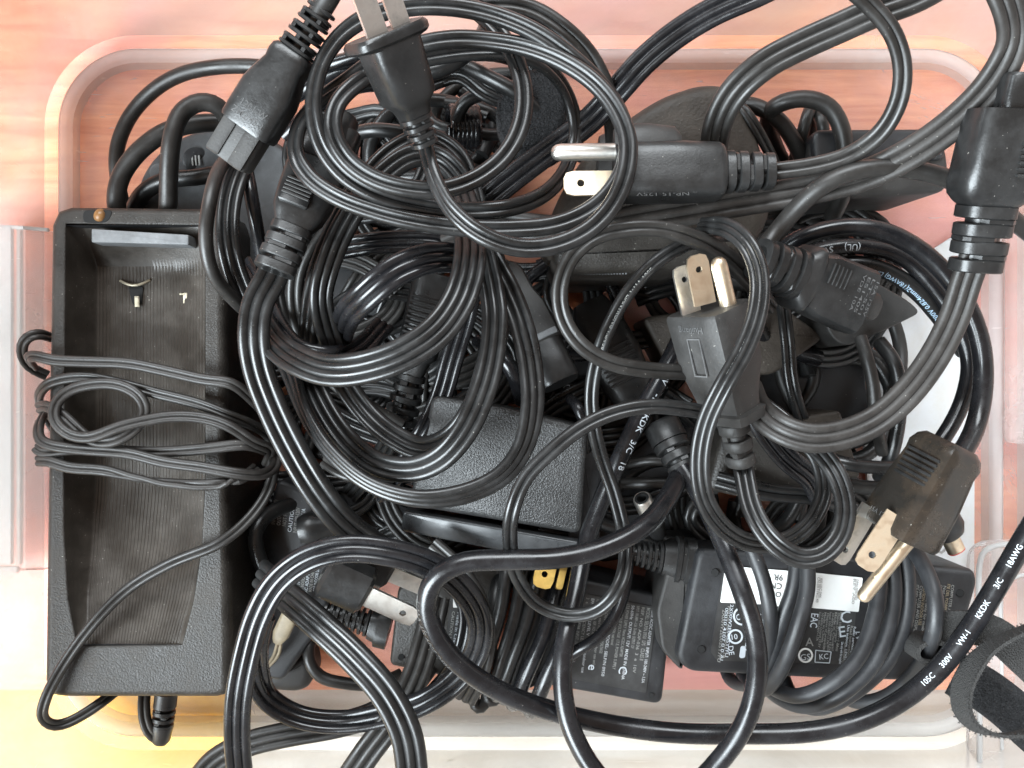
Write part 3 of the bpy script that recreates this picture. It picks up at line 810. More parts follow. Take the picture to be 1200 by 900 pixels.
# the big brick with the white label
bk = thing('laptop_brick', 'large black laptop power brick with white label at the lower right', 'power adapter', P(960, 720, 2))
mb = MB(); slab(mb, [(818, 642), (960, 650), (1144, 668), (1147, 684), (1122, 768), (1098, 800), (960, 796), (808, 788), (792, 772)], 6, 46, r=3, b=2.0, draft=0, bb=3); build(mb, 'case', CASES, bk)
mb = MB(); slab(mb, [(806, 640), (824, 642), (800, 788), (775, 762), (769, 716), (789, 640)], 12, 42, r=2, b=1.2); build(mb, 'end_cap', PLUG2, bk)
for (x, y) in ((838, 671), (822, 761), (1125, 695), (1109, 775)):
    mb = MB(); F = Fr((x, y, 45.9), (x, y, 46.8)); loft(mb, F, [(0, 4.6, 4.6), (2, 4.6, 4.6), (3.0, 4.0, 4.0)], e=2); s_ = build(mb, 'screw_well', DARK, bk)
mb = MB(); sheet(mb, [(848, 662), (1009, 677), (1003, 716), (998, 779), (840, 774), (833, 764)], 46.15, r=.6); build(mb, 'black_label', LABELB, bk)
mb = MB(); sheet(mb, [(850, 663), (898, 667), (893, 708), (844, 706)], 46.4, r=.4); build(mb, 'white_label', LABELW, bk)
mb = MB(); sheet(mb, [(900, 667), (938, 670), (934, 712), (897, 709)], 46.4, r=.4); build(mb, 'white_label', LABELW, bk)
mb = MB(); sheet(mb, [(951, 671), (1011, 677), (1006, 717), (948, 712)], 46.4, r=.4); build(mb, 'white_label', LABELW, bk)
# the white label's code is left blank; short printed characters beside it as in the photo
for i in range(4): flat_text(['CN-0RT74G-48', 'AI0 6BC 04K', 'REV A00', 'DP/N 0JNKWD'][i], 958 + i * 3 + 36 * (i > 1), 676 + i, 46.75, 4.6, -94, PAPERG, bk, wmax=30 - 6 * (i % 2))
flat_text('-11-', 874, 695, 46.75, 9, 178, INKK, bk)
for (s_, x, y, sz, an) in (('9R', 918, 674, 10, 175), ('CN', 917, 684, 10, 175), ('OC', 916, 694, 9, 175), ('N 6 # 2', 931, 704, 7, 85)):
    flat_text(s_, x, y, 46.75, sz, an, INKK, bk)
def ringmark(x, y, r_, inner, parent, mat=INKW):
    mb = MB(); fr_ = frames(catmull([(x + r_ * math.cos(a), y + r_ * math.sin(a), 46.6) for a in [2 * math.pi * i / 12 for i in range(13)]], .4))
    sweep(mb, fr_, [(.28, 0), (0, .1), (-.28, 0), (0, -.1)]); build(mb, 'ring_mark', mat, parent)
ringmark(870, 722, 10, 0, bk); ringmark(862, 746, 8, 0, bk)
flat_text('CCC', 863, 727, 46.6, 10, 8, INKW, bk, wmax=14); flat_text('10', 856, 750, 46.6, 9, 8, INKW, bk)
flat_text('DE', 853, 757, 46.6, 9, -82, INKW, bk); flat_text('4007', 872, 742, 46.6, 5, -82, INKW, bk)
for i in range(4): flat_text(['2X00W2E0055Y7FU', 'MADE IN CHINA 1A', '00010 4107 0 0 AI'][i % 3], 848 - i * 3 + 8, 708 + i * 2, 46.6, 5.4, -96, INKD if i % 2 else INKW, bk, wmax=62)
mb = MB(); sheet(mb, [(868, 757), (874, 757), (873, 771), (866, 771)], 46.35); build(mb, 'bin_mark', INKW, bk)
flat_text('4.7X', 880, 765, 46.6, 12, 80, INKW, bk, wmax=16)
flat_text('EAC', 951, 718, 46.6, 12, -96, INKW, bk, wmax=17); flat_text('RUPT', 925, 765, 46.6, 11, 84, INKW, bk, wmax=28); flat_text('21T9S9', 927, 716, 46.6, 6, -96, INKW, bk); flat_text('0YW04490', 921, 712, 46.6, 5, -96, INKD, bk)
flat_text('GS', 938, 774, 46.6, 10, 6, INKW, bk, wmax=12); ringmark(944, 768, 8, 0, bk, LABELW); flat_text('A', 944, 757, 46.6, 14, 0, INKD, bk)
flat_text('C', 985, 731, 46.6, 20, 8, INKW, bk); flat_text('E', 983, 747, 46.6, 18, 8, INKW, bk)
flat_text('KC', 960, 773, 46.6, 9, 6, INKW, bk, wmax=11)
for q_ in ([(956, 762), (974, 764)], [(974, 764), (972, 777)], [(972, 777), (955, 776)], [(955, 776), (956, 762)]):
    cord('x', '', [(q_[0][0], q_[0][1], 46.6), (q_[1][0], q_[1][1], 46.6)], ('R', .14), INKW, parent=bk, child='frame_line')
for i in range(9):
    x = 958 + i * 3.1; flat_text(['Input 100-240V~1.7A', '50-60Hz Output 19.5V', 'Made in China', 'Dispose of properly'][i % 4], x + 2, 717 + (i % 2), 46.6, 3.6, -96, INKD, bk, wmax=34 + (i * 7) % 12)
for i in range(5):
    flat_text(['Use only with the supplied', 'lithium battery power supply', 'Use indoors  LEVEL VI', 'Read instructions first', 'Refer servicing to staff'][i], 986 + i * 3.6, 752 + i * 1.0 - 22 * (i > 1), 46.6, 4.2, -96, INKD if i % 2 else INKW, bk, wmax=26 + 22 * (i > 1))
for i in range(7):
    flat_text(['Max 45 C  P/N 0R4490', 'Ambient use only', 'Conforms with FCC', 'No serviceable parts', 'Risk of shock'][i % 5], 884 + i * 5.2, 717 + i * .5, 46.6, 4.6, -96, INKP if i % 3 else INKD, bk, wmax=(40, 52, 30)[i % 3])
for i in range(4):
    flat_text(['E1234567', 'Type A', 'N10617', 'R41030'][i], 965 + i * 5, 754, 46.6, 3.6, -96, INKD, bk, wmax=9)
flat_text('L V', 1003, 740, 46.6, 7, -90, INKW, bk)
for i in range(11):
    x = 1066 + i * 4.6
    flat_text(['Not use only for mobile', 'ITE DEL POWER SUPPLY', 'COMPUTER AND DISPLAY', 'CAUTION INDOOR USE'][i % 4], x + 3, 684 + (i % 3), 46.35, 5.0, -98, INKD if i % 3 else CREAM, bk, wmax=60 - (i * 11) % 22)
# moulded boot entering the brick from the left
F = Fr((738, 648, 38), (800, 657, 38)); mb = MB(); relief(mb, F, 0, 40, 12, 19, 12, 18, 6, gap=.42, e=2.4); loft(mb, F, [(38, 19, 18), (52, 22, 20), (53, 27, 22), (58, 27, 22), (59, 24, 21), (63, 24, 21), (64, 27, 22), (74, 28, 22)], e=3); build(mb, 'cord_boot', PLUG, bk)

# small brick lower left centre
sb = thing('narrow_adapter', 'narrow black adapter with bright left edge under the two-prong plug', 'power adapter', P(510, 720, 2))
mb = MB(); slab(mb, [(466, 690), (500, 650), (590, 660), (580, 800), (548, 806), (508, 790), (456, 780)], 4, 34, r=2, b=1.4); build(mb, 'case', CASE, sb)
mb = MB(); sheet(mb, [(529, 690), (560, 686), (572, 712), (548, 785), (520, 780)], 34.2, r=.4); build(mb, 'label_plate', LABELB, sb)
mb = MB(); sheet(mb, [(531, 688), (556, 684), (560, 712), (531, 712)], 34.5, r=.3); build(mb, 'white_label', LABELW, sb)
flat_text('1-486', 556, 697, 34.8, 10, 172, INKK, sb); flat_text('100', 552, 690, 34.8, 8, 172, INKK, sb)
for i in range(5): flat_text(['CAUTION VOLTAGE', 'Made in China 2011', 'LEVEL V input only', 'risk of shock'][i % 4], 530 + i * 6, 716 + i, 34.5, 5, -98, INKW if i % 2 else INKD, sb, wmax=58)
mb = MB(); F = Fr((470, 770, 33.9), (470, 770, 34.7)); loft(mb, F, [(0, 3.6, 3.6), (2, 3.6, 3.6)], e=2); build(mb, 'screw_well', DARK, sb)
F = Fr((380, 716, 26), (462, 738, 26)); mb = MB(); relief(mb, F, 0, 58, 13, 16, 12, 15, 8, gap=.45, e=2.4); loft(mb, F, [(56, 17, 16), (64, 19, 18), (66, 24, 18), (80, 24, 18)], e=3); build(mb, 'cord_boot', PLUG, sb)

# charger with printed back, lower left
pb = thing('printed_adapter', 'black adapter with rows of pale print between the charger and the lower loops', 'power adapter', P(350, 640, 2))
mb = MB(); slab(mb, [(325, 560), (395, 590), (405, 640), (375, 735), (330, 800), (300, 790), (302, 640)], 4, 26, r=3, b=1.5); build(mb, 'case', CASES, pb)
for i in range(11): flat_text(['INPUT 100-120V', 'OUTPUT 5V 1A', 'NOT FOR USE', 'CAUTION'][i % 4], 322 + i * 6.4, 615 - (i % 3) * 2 + i * 3, 26.3, 6.5, 82, INKW if i % 2 else INKD, pb, wmax=30)
for i in range(8): flat_text(['MADE IN CHINA', 'FOR INDOOR USE', 'AC ADAPTER'][i % 3], 334 + i * 5.2, 700 - i * 1, 26.3, 5.5, 82, INKW if i % 2 else INKD, pb, wmax=28)
mb = MB(); F = Fr((352, 622, 30), (372, 618, 30)); loft(mb, F, [(0, 16, 14), (8, 19, 16), (18, 19, 16), (24, 15, 13), (40, 14, 12)], e=2); build(mb, 'swivel_joint', PLUG, pb)
mb = MB(); F = Fr((325, 663, 27), (356, 665, 27)); lbox(mb, F, 0, 12, -4, 4, -2, 2, 1); lbox(mb, F, 18, 30, -4, 4, -2, 2, 1); build(mb, 'contact_pad', NICKEL, pb)
mb = MB(); slab(mb, [(303, 772), (362, 768), (366, 792), (360, 808), (346, 813), (304, 810)], 3, 20, r=4, b=3); build(mb, 'foot', PLUG2, pb)
tg = thing('wire_tag', 'small cream tag on two thin wires beside the lower left loops', 'tag', P(335, 730, 30))
F = Fr((351, 698, 34), (325, 752, 34)); mb = MB(); loft(mb, F, [(0, 9, 5), (4, 10, 6), (50, 10, 6), (58, 7, 5), (62, 4, 3)], e=3); build(mb, 'sleeve', CREAM, tg)
for dx in (-1.5, 2): cord('x', '', [(327 + dx, 750, 34), (325 + dx * 1.6, 765, 33), (316 + dx, 778, 31), (305 + dx, 787, 28), (298, 795, 24)], ('R', .55), CREAM, parent=tg, child='wire')

# dark grey finned connector, K
kc = thing('round_tip_connector', 'dark long appliance connector with faceted grey tip beside the centre coil', 'connector', P(640, 400, 30))
F = Fr((592, 318, 44), (662, 458, 56)); mb = MB(); loft(mb, F, [(0, 16, 14), (10, 20, 16), (40, 21, 17), (60, 26, 20), (104, 27, 20), (106, 24, 18)], e=5); build(mb, 'body', PLUG2, kc)
mb = MB(); loft(mb, F, [(104, 24, 18), (120, 24, 18), (152, 23, 17), (156, 21, 15)], e=3.2); build(mb, 'tip', PLUG, kc)
mb = MB(); lbox(mb, F, 96, 104, -22, 22, 16, 21, 1); build(mb, 'collar', GREYP, kc)

# ribbed connector G
gc = thing('ribbed_connector', 'black connector with many fine grip ridges inside the centre coil', 'connector', P(500, 400, 20))
F = Fr((468, 496, 40), (512, 325, 46)); mb = MB(); relief(mb, F, 0, 66, 21, 17, 18, 15, 5, gap=.4, e=2.3); loft(mb, F, [(60, 14, 13), (78, 18, 14), (84, 24, 16), (170, 27, 17), (182, 24, 16)], e=4); build(mb, 'body', PLUG, gc)
for i in range(11):
    mb = MB(); x = 90 + i * 6.0; lbox(mb, F, x, x + 3.2, -21, 21, 15.5, 19, .8); build(mb, 'grip_ridge', PLUG, gc)
cord('x', '', [(476, 480, 40), (466, 500, 38), (455, 520, 34), (440, 545, 26), (410, 580, 16)], ('F', 3, 6.5), CORD, parent=gc)

# dark round connector with printed lines
rc = thing('ridged_plug', 'black rounded plug with a ridged grip panel right of the centre coil', 'plug', P(720, 420, 20))
F = Fr((690, 355, 30), (745, 470, 36)); mb = MB(); loft(mb, F, [(0, 20, 14), (20, 28, 18), (70, 32, 20), (100, 30, 20), (125, 24, 16), (130, 18, 12)], e=3); build(mb, 'body', PLUG, rc)
for i in range(8):
    mb = MB(); x = 62 + i * 6; lbox(mb, F, x, x + 2.4, -22, 22, 18.5, 21.5, .8); build(mb, 'grip_ridge', CORD, rc)
F2 = Fr((727, 480, 36), (768, 455, 36)); mb = MB(); lbox(mb, F2, 0, 46, -5, 5, 0, 6, 1.5); build(mb, 'side_tab', GREYP, rc)

# barrel tip
bt = thing('barrel_plug', 'small shiny metal barrel plug lying among cords left of the labelled brick', 'barrel plug', P(748, 590, 30))
F = Fr((765, 612, 40), (742, 562, 52)); mb = MB(); loft(mb, F, [(-26, 9, 9), (-6, 13, 13), (0, 13, 13)], e=2, k=24); build(mb, 'boot', PLUG, bt)
mb = MB(); loft(mb, F, [(0, 11, 11), (44, 11, 11), (46, 10, 10), (46, 8, 8), (30, 7, 7)], e=2, k=24); build(mb, 'metal_sleeve', NICKEL, bt)
mb = MB(); loft(mb, F, [(31, 8.6, 8.6), (46.4, 8.6, 8.6), (46.4, 6, 6), (34, 5, 5)], e=2, k=20); build(mb, 'inner_liner', DARK, bt)

# rounded jack with metal tip right
jk = thing('round_jack', 'bulbous black jack with a metal tip above the right end of the brick', 'connector', P(1105, 620, 20))
F = Fr((1088, 580, 40), (1124, 652, 36)); mb = MB(); loft(mb, F, [(0, 12, 12), (15, 16, 15), (30, 21, 19), (46, 22, 20), (56, 18, 17), (60, 12, 12)], e=2.2); build(mb, 'boot', PLUG, jk)
mb = MB(); loft(mb, F, [(58, 10, 9), (78, 10, 9), (80, 8, 7)], e=2.5); build(mb, 'metal_tip', BRASSY, jk)
mb = MB(); loft(mb, F, [(78, 10.2, 8.6), (79.5, 10.2, 8.6)], e=2.5); build(mb, 'red_ring', REDP, jk)

# ================================================================== DEEP CORDS (bottom of the pile)
F3 = ('F', 3, 6.7); F2_ = ('F', 2, 4.5)
deep = [
 # round cords round the puck, upper left
 ('round black cord making the widest arc above the puck', [(330, 84, 40), (310, 79, 40), (260, 78, 38), (210, 88, 34), (175, 110, 30), (150, 140, 28), (137, 175, 27), (137, 205, 26), (146, 245, 22), (160, 270, 14)], ('R', 2.3), CORD2),
 ('round black cord sweeping from the charger corner up over the puck', [(300, 150, 30), (262, 144, 34), (230, 145, 36), (195, 154, 38), (160, 180, 38), (140, 210, 37), (136, 238, 36), (142, 262, 30)], ('R', 2.8), CORD2),
 ('round black cord standing in a tight loop over the puck', [(195, 270, 36), (197, 240, 42), (198, 200, 46), (202, 160, 48), (214, 130, 47), (235, 119, 46), (256, 124, 44), (268, 142, 40), (280, 170, 34)], ('R', 2.7), CORD2),
 ('short black cord crossing the lower half of the puck', [(150, 262, 24), (166, 228, 30), (195, 211, 33), (230, 208, 33), (270, 200, 32)], ('R', 2.6), CORD),
 # cords behind the hump adapter
 ('black cord bundle strand arching beside the domed adapter', [(850, 150, 20), (864, 122, 40), (890, 126, 46), (912, 140, 46), (930, 165, 42), (944, 200, 34), (950, 240, 24)], ('R', 2.4), CORD2),
 ('black cord arching highest above the charcoal brick', [(925, 205, 14), (908, 170, 28), (900, 142, 42), (908, 124, 50), (926, 117, 52), (950, 116, 53), (972, 125, 53), (986, 150, 52), (991, 185, 50), (988, 225, 46), (975, 255, 38)], ('R', 2.5), CORD2),
 ('strand of cord standing upright in the bundle by the domed adapter', [(920, 220, 20), (938, 165, 38), (948, 130, 40), (952, 150, 28), (950, 180, 14)], ('R', 1.9), CORD2),
 ('strand of cord standing upright nearest the charcoal brick', [(962, 225, 20), (966, 170, 38), (962, 138, 40), (950, 135, 32), (944, 160, 16)], ('R', 1.9), CORD2),
 ('thin strand of cord leaning against the domed adapter', [(858, 140, 40), (868, 124, 54), (886, 150, 54), (905, 185, 48), (915, 205, 40)], ('F', 2, 3.4), CORD2),
]
for k, (lab, pts, pr, mt) in enumerate(deep):
    cord('cord', lab, pts, pr, mt, group='deep lying black cords')
random.seed(11)
def wig(cx, cy, rx, ry, z, a0, a1, n=12, jit=8):
    out = []; a1 = a0 + 385
    for i in range(n):
        a = R(a0 + (a1 - a0) * i / (n - 1)); out.append((cx + rx * math.cos(a) + random.uniform(-jit, jit), cy - ry * math.sin(a) + random.uniform(-jit, jit), z + random.uniform(-3, 3)))
    return out
buried = [
 (wig(470, 150, 110, 60, 20, -30, 330), ('R', 2.4), CORD), (wig(520, 190, 90, 70, 28, 60, 420), ('R', 2.2), CORD), (wig(590, 150, 80, 60, 24, -120, 230), ('R', 2.0), CORD2),
 (wig(430, 300, 90, 80, 14, 0, 360), F3, CORD), (wig(560, 350, 130, 90, 12, 40, 400), F3, CORD), (wig(480, 430, 120, 90, 20, -60, 300), F3, CORD),
 (wig(700, 400, 110, 90, 10, 0, 350), F2_, CORD), (wig(720, 520, 100, 70, 18, 30, 380), F3, CORD), (wig(860, 440, 90, 70, 8, 0, 360), ('R', 2.5), CORD), (wig(660, 360, 60, 60, 26, 100, 400), ('R', 2.0), CORDG),
 (wig(940, 470, 110, 80, 10, -80, 200), ('R', 2.4), CORD), (wig(980, 420, 70, 90, 16, 150, 470), ('R', 2.2), CORD2), (wig(820, 590, 120, 50, 26, -20, 330), ('R', 2.4), CORD), (wig(900, 600, 90, 50, 30, 40, 350), F2_, CORD),
 (wig(380, 530, 80, 70, 14, 20, 350), F2_, CORD), (wig(430, 620, 90, 50, 10, 0, 360), F2_, CORD), (wig(560, 640, 120, 40, 14, -40, 250), F3, CORD), (wig(640, 250, 110, 70, 14, 0, 300), F3, CORD),
 (wig(330, 330, 60, 110, 10, -90, 200), F3, CORD), (wig(330, 470, 50, 90, 14, 60, 330), F2_, CORD), (wig(760, 340, 120, 60, 14, 0, 330), F3, CORD), (wig(420, 190, 80, 60, 26, 30, 330), F2_, CORD),
 (wig(300, 240, 60, 70, 16, 0, 330), ('R', 2.2), CORD), (wig(620, 460, 90, 90, 12, 0, 330), F2_, CORD), (wig(890, 320, 90, 60, 18, 0, 330), F2_, CORD), (wig(560, 110, 70, 50, 34, 10, 300), ('R', 1.9), CORD),
]
for i_ in range(34):
    cx_, cy_ = random.uniform(350, 1010), random.uniform(150, 640)
    rx_ = random.uniform(45, 110); ry_ = random.uniform(35, 85)
    cx_ = min(max(cx_, 330 + rx_), 1050 - rx_); cy_ = min(max(cy_, 250 + ry_ if cx_ > 700 else 150 + ry_ * .6), 690 - ry_)
    buried.append((wig(cx_, cy_, rx_, ry_, random.uniform(7, 17), random.uniform(0, 360), 0), random.choice([F3, F3, F2_, ('R', 2.5), ('F', 4, 9.5)]), random.choice([CORD, CORD2])))
for pts, pr, mt in buried:
    qx = sum(p[0] for p in pts) / len(pts); qy = sum(p[1] for p in pts) / len(pts)
    col_ = 0 if qx < 470 else 1 if qx < 640 else 2 if qx < 830 else 3
    place = [['under the upper left connectors', 'under the round coil', 'under the level three-prong plug', 'under the upper right ribbon cords'],
             ['beneath the left side of the centre coil', 'beneath the middle of the centre coil', 'beneath the loop left of the upright plug', 'beneath the embossed appliance connector'],
             ['below the wide ribbon beside the charger', 'around the leather grain adapter', 'around the barrel plug', 'around the small square adapter']][0 if qy < 250 else 1 if qy < 430 else 2][col_]
    cord('buried_cord', 'black cord buried deep in the tangle ' + place, pts, pr, mt, group='black cords buried at the bottom of the tangle', step=2.5)

# traced cords of the middle layers
mid = [
 ('black ribbon cord bundle lying flat behind the centre coil', [(395, 292, 46), (430, 286, 50), (475, 283, 50), (520, 286, 50), (550, 300, 46)], F3, CORDG),
 ('black ribbon cord standing upright beside the ribbed connector', [(552, 330, 60), (545, 370, 58), (530, 420, 56), (517, 465, 54), (495, 512, 52), (470, 550, 46), (440, 580, 36)], ('F', 3, 6.6), CORDG),
 ('shiny black cord peeking out between centre coil and grey tipped connector', [(560, 400, 44), (590, 420, 52), (602, 438, 52), (612, 470, 46)], ('R', 2.3), CORDG),
 ('thin black cord ending upright above the grained wall adapter', [(668, 468, 50), (678, 478, 58), (685, 500, 56), (688, 530, 48)], ('R', 1.6), CORDG),
 ('black cord running level just above the barrel plug', [(735, 545, 34), (765, 539, 38), (795, 543, 38), (830, 556, 34)], ('R', 1.6), CORD2),
 ('black cord running level beside the barrel plug', [(730, 567, 34), (765, 566, 38), (800, 567, 38), (840, 572, 34)], ('R', 1.8), CORD2),
 ('narrow black cord rising right of the upright plug', [(914, 330, 30), (920, 375, 38), (924, 410, 38), (926, 440, 38), (936, 480, 34), (950, 510, 24)], ('F', 2, 4.4), CORD),
 ('grey black cord hanging between the connector and the white card', [(1008, 395, 44), (1016, 420, 46), (1023, 450, 46), (1026, 490, 44), (1034, 530, 36)], ('R', 1.9), CORD2),
 ('black cord curving behind the wide ribbon cord over the white card', [(1030, 400, 36), (1048, 425, 40), (1054, 460, 40), (1052, 500, 38), (1042, 540, 34), (1030, 560, 28)], ('R', 2.2), CORD),
 ('black cord with faint letters running level into the lower right plug', [(965, 535, 46), (990, 543, 50), (1015, 547, 50), (1045, 548, 50), (1085, 545, 46)], ('R', 2.0), CORD),
 ('black cord running level below its lettered neighbour at the lower right plug', [(960, 565, 38), (990, 568, 42), (1020, 572, 42), (1050, 570, 42), (1085, 572, 38)], ('R', 2.2), CORD2),
 ('pair of black cords running level beneath the upright plug boot', [(840, 562, 46), (870, 570, 48), (910, 578, 48), (955, 582, 46), (1000, 600, 40)], ('F', 2, 5.2), CORD),
 ('flat black ribbon cord fanning out behind the upright plug boot', [(878, 470, 62), (900, 510, 60), (925, 540, 58), (950, 560, 54), (965, 590, 48)], ('F', 3, 7.0), CORDG),
 ('black cord loop showing right of the printed adapter', [(372, 735, 18), (363, 752, 22), (362, 775, 24), (375, 793, 24), (400, 800, 24), (440, 802, 22), (470, 790, 18)], ('R', 2.0), CORD2),
 ('dark cord curling left beside the printed adapter', [(345, 590, 24), (318, 600, 30), (300, 620, 34), (302, 650, 34), (318, 680, 32), (345, 705, 26)], ('R', 2.4), CORD),
 ('dark round cord curving over the labelled adapter', [(735, 640, 40), (734, 680, 42), (722, 720, 42), (700, 748, 42), (672, 765, 40), (640, 790, 32), (600, 806, 24)], ('R', 1.9), CORDG),
 ('black ribbon cord leaning behind the glossy adapter rim', [(495, 606, 34), (508, 625, 38), (518, 650, 36), (520, 690, 28)], ('F', 2, 4.2), CORDG),
 ('black strands lying level at the left edge of the centre coil bottom', [(380, 540, 44), (400, 553, 48), (425, 560, 48), (460, 566, 44)], ('F', 2, 4.2), CORD2),
]
for lab, pts, pr, mt in mid: cord('cord', lab, pts, pr, mt, group='black cords of the middle layer')

# slanted cord hank beside the glossy adapter
for k, (a, b, c_, d_) in enumerate(((594, 664, 566, 792), (612, 672, 580, 800), (628, 680, 588, 806), (650, 700, 607, 815), (672, 706, 628, 824), (582, 690, 556, 800), (640, 668, 597, 808))):
    z = 40 - (k > 4) * 5 + (k == 4) * 3
    cord('hank_cord', ['leftmost full strand', 'second strand', 'third strand', 'thick lit strand', 'rightmost lit strand', 'low strand at the left edge', 'low strand between the lit ones'][k] + ' of the slanting cord hank left of the labelled adapter',
         [(a + 12, b - 40, z - 10), (a, b, z), ((a * .62 + c_ * .38) + 4, (b * .62 + d_ * .38), z + 3), ((a * .25 + c_ * .75) + 1, (b * .25 + d_ * .75), z + 3), (c_, d_, z), (c_ - 6, d_ + 10, z - 10), (c_ - 8, d_ + 4, z - 20)], ('R', 2.0 if k < 3 else 2.35), CORDG if k in (3, 4) else CORD, group='strands of the slanting cord hank')
for k, (x, y) in enumerate(((548, 820), (560, 832), (575, 824))):
    cord('hank_cord', ['first', 'middle', 'last'][k] + ' brownish bend of cord peeking below the thick lettered cord', [(x - 4, y - 30, 18), (x - 5, y - 10, 22), (x, y, 22), (x + 8, y - 6, 22), (x + 12, y - 30, 18)], ('R', 1.9), CORD2, group='brownish cord bends below the lettered cord')

# low coil by the left lower loops: brass blade of a hidden plug
hp2 = thing('hidden_plug', 'brass plug blade poking out below the glossy adapter rim', 'plug', P(640, 660, 40))
F = Fr((646, 640, 46), (634, 690, 50)); blade(F, 6, 50, 0, 0, 12, 1.6, mat=BRASS, parent=hp2)
blade(F, 6, 46, 20, -3, 4, 5, hole=False, mat=BRASS, parent=hp2)
mb = MB(); lbox(mb, F, -22, 8, -20, 26, -12, 10, 4); build(mb, 'body', PLUG, hp2)

# fuzzy fastener patch under the round coil
def fuzz(mb_pts, n, length, mat, parent, name='fuzz', seed=3):
    rnd = random.Random(seed); mb = MB(); vs = []; fs = []
    for _ in range(n):
        a, nrm = mb_pts(rnd)
        d = Vector((rnd.gauss(0, 1), rnd.gauss(0, 1), rnd.gauss(0, 1))).normalized() * .8 + nrm
        d = d.normalized() * length * rnd.uniform(.4, 1.2); s = d.orthogonal().normalized() * .05; k = len(vs)
        q = a + d * .6 + Vector((rnd.uniform(-.3, .3), rnd.uniform(-.3, .3), 0))
        vs += [a - s, a + s, q + s * .8, q - s * .8, a + d]; fs += [(k, k + 1, k + 2, k + 3), (k + 3, k + 2, k + 4)]
    mb.add(vs, fs); o = build(mb, name, mat, parent, smooth=0); o['kind'] = 'stuff'; return o
fz = thing('fuzzy_strap', 'fuzzy black hook and loop pad under the round coil of cord', 'cable strap', P(620, 120, 30))
mb = MB(); poly_ = [(600, 92), (625, 76), (650, 84), (668, 110), (662, 150), (640, 168), (610, 180), (590, 166), (580, 140), (583, 112)]
slab(mb, poly_, 50, 64, r=3, b=2.5); build(mb, 'pad', VELF, fz)
def on_pad(rnd):
    while True:
        x, y = rnd.uniform(578, 668), rnd.uniform(78, 180)
        if ((x - 624) / 46) ** 2 + ((y - 128) / 54) ** 2 < 1: return P(x, y, 63.5), Vector((0, 0, .9))
fuzz(on_pad, 5200, 1.3, VELF, fz)

# ================================================================== THE CENTRE COIL (ribbon cord, several turns)
cord('ribbon_cord', 'long three-rib ribbon cord coiled in tall ovals at the centre of the pile', [
 (300, 170, 50), (280, 200, 60), (268, 240, 64), (268, 290, 66), (284, 340, 62), (312, 385, 58), (338, 430, 62, 30), (356, 480, 70, 50), (386, 528, 76, 55), (430, 566, 80, 55), (485, 584, 82, 50), (540, 580, 82, 40), (588, 558, 82, 40), (613, 525, 82, 40), (624, 480, 82, 30), (622, 430, 80, 20), (611, 380, 78, 10), (594, 338, 76), (576, 305, 74), (562, 270, 70), (552, 220, 64), (532, 180, 60), (500, 163, 60), (462, 178, 62), (425, 218, 66), (392, 275, 70), (372, 325, 72, 20), (362, 380, 66, 30), (362, 430, 62, 20), (382, 482, 66, 0), (410, 520, 70, 0), (444, 545, 76, 0), (484, 550, 80, 0), (518, 536, 84, 0), (545, 505, 86, 0), (564, 465, 86, 0), (576, 420, 84, 0), (580, 370, 82, 0), (572, 320, 78), (556, 262, 70), (540, 210, 64), (512, 184, 62), (484, 182, 64), (450, 204, 66), (415, 245, 72), (388, 300, 76, -30), (376, 350, 74, -40), (388, 400, 66, -20), (402, 445, 60, 0), (430, 485, 60), (462, 512, 64), (495, 526, 68), (530, 512, 74), (556, 478, 78), (572, 430, 78), (583, 380, 76), (584, 330, 72), (570, 280, 66)],
 F3, CORD, group='ribbon cords of the centre coil')
cord('ribbon_cord', 'ribbon cord wrapping across the front of the centre coil from lower left to upper right', [
 (290, 330, 52), (300, 365, 60, -40), (318, 398, 74, -40), (345, 420, 84, -20), (385, 434, 90, 0), (430, 430, 94, 10), (475, 414, 96, 10), (515, 386, 96, 10), (540, 348, 94, 0), (550, 310, 90), (550, 270, 80), (540, 230, 68), (525, 200, 56)], ('F', 4, 8.2), CORD, group='ribbon cords of the centre coil')
cord('ribbon_cord', 'ribbon cord strand seen only at the upper left of the centre coil', [(430, 200, 62), (395, 245, 64), (360, 290, 64), (346, 330, 62), (350, 380, 58), (372, 425, 54), (420, 470, 50), (470, 500, 46)], ('F', 2, 4.8), CORD2, group='ribbon cords of the centre coil')
cord('ribbon_cord', 'ribbon cord lying just behind the wrapping ribbon at the left of the centre coil', [(285, 310, 46), (305, 345, 56), (325, 385, 64), (350, 412, 70), (385, 420, 70), (420, 410, 60), (450, 380, 46)], F3, CORDG, group='ribbon cords of the centre coil')
cord('ribbon_cord', 'ribbon cord with raised letters bending sharply down inside the centre coil', [(398, 408, 44), (400, 390, 62), (410, 365, 80), (430, 345, 86), (460, 320, 88), (495, 304, 86), (530, 302, 80), (556, 314, 70), (570, 345, 58)], ('F', 3, 8.0), CORDG, group='ribbon cords of the centre coil',
     prints=[('E70 BU/RSHENGERLI  105C', .30, 2.0, -38, EMB)])

# two ribbons coming down from the upper left
cord('hanging_cord', 'black round cord hanging from the upper left connector tip down beside the charger', [(275, 175, 58), (256, 200, 68), (246, 235, 74), (241, 280, 74), (250, 322, 70), (275, 352, 62), (300, 375, 50)], ('R', 1.9), CORD2, cat='cord')
cord('hanging_cord', 'glossy cord strand hanging behind the upper left connector', [(282, 170, 50), (292, 215, 58), (298, 250, 58), (305, 290, 52), (312, 330, 46)], ('R', 2.0), CORDG)

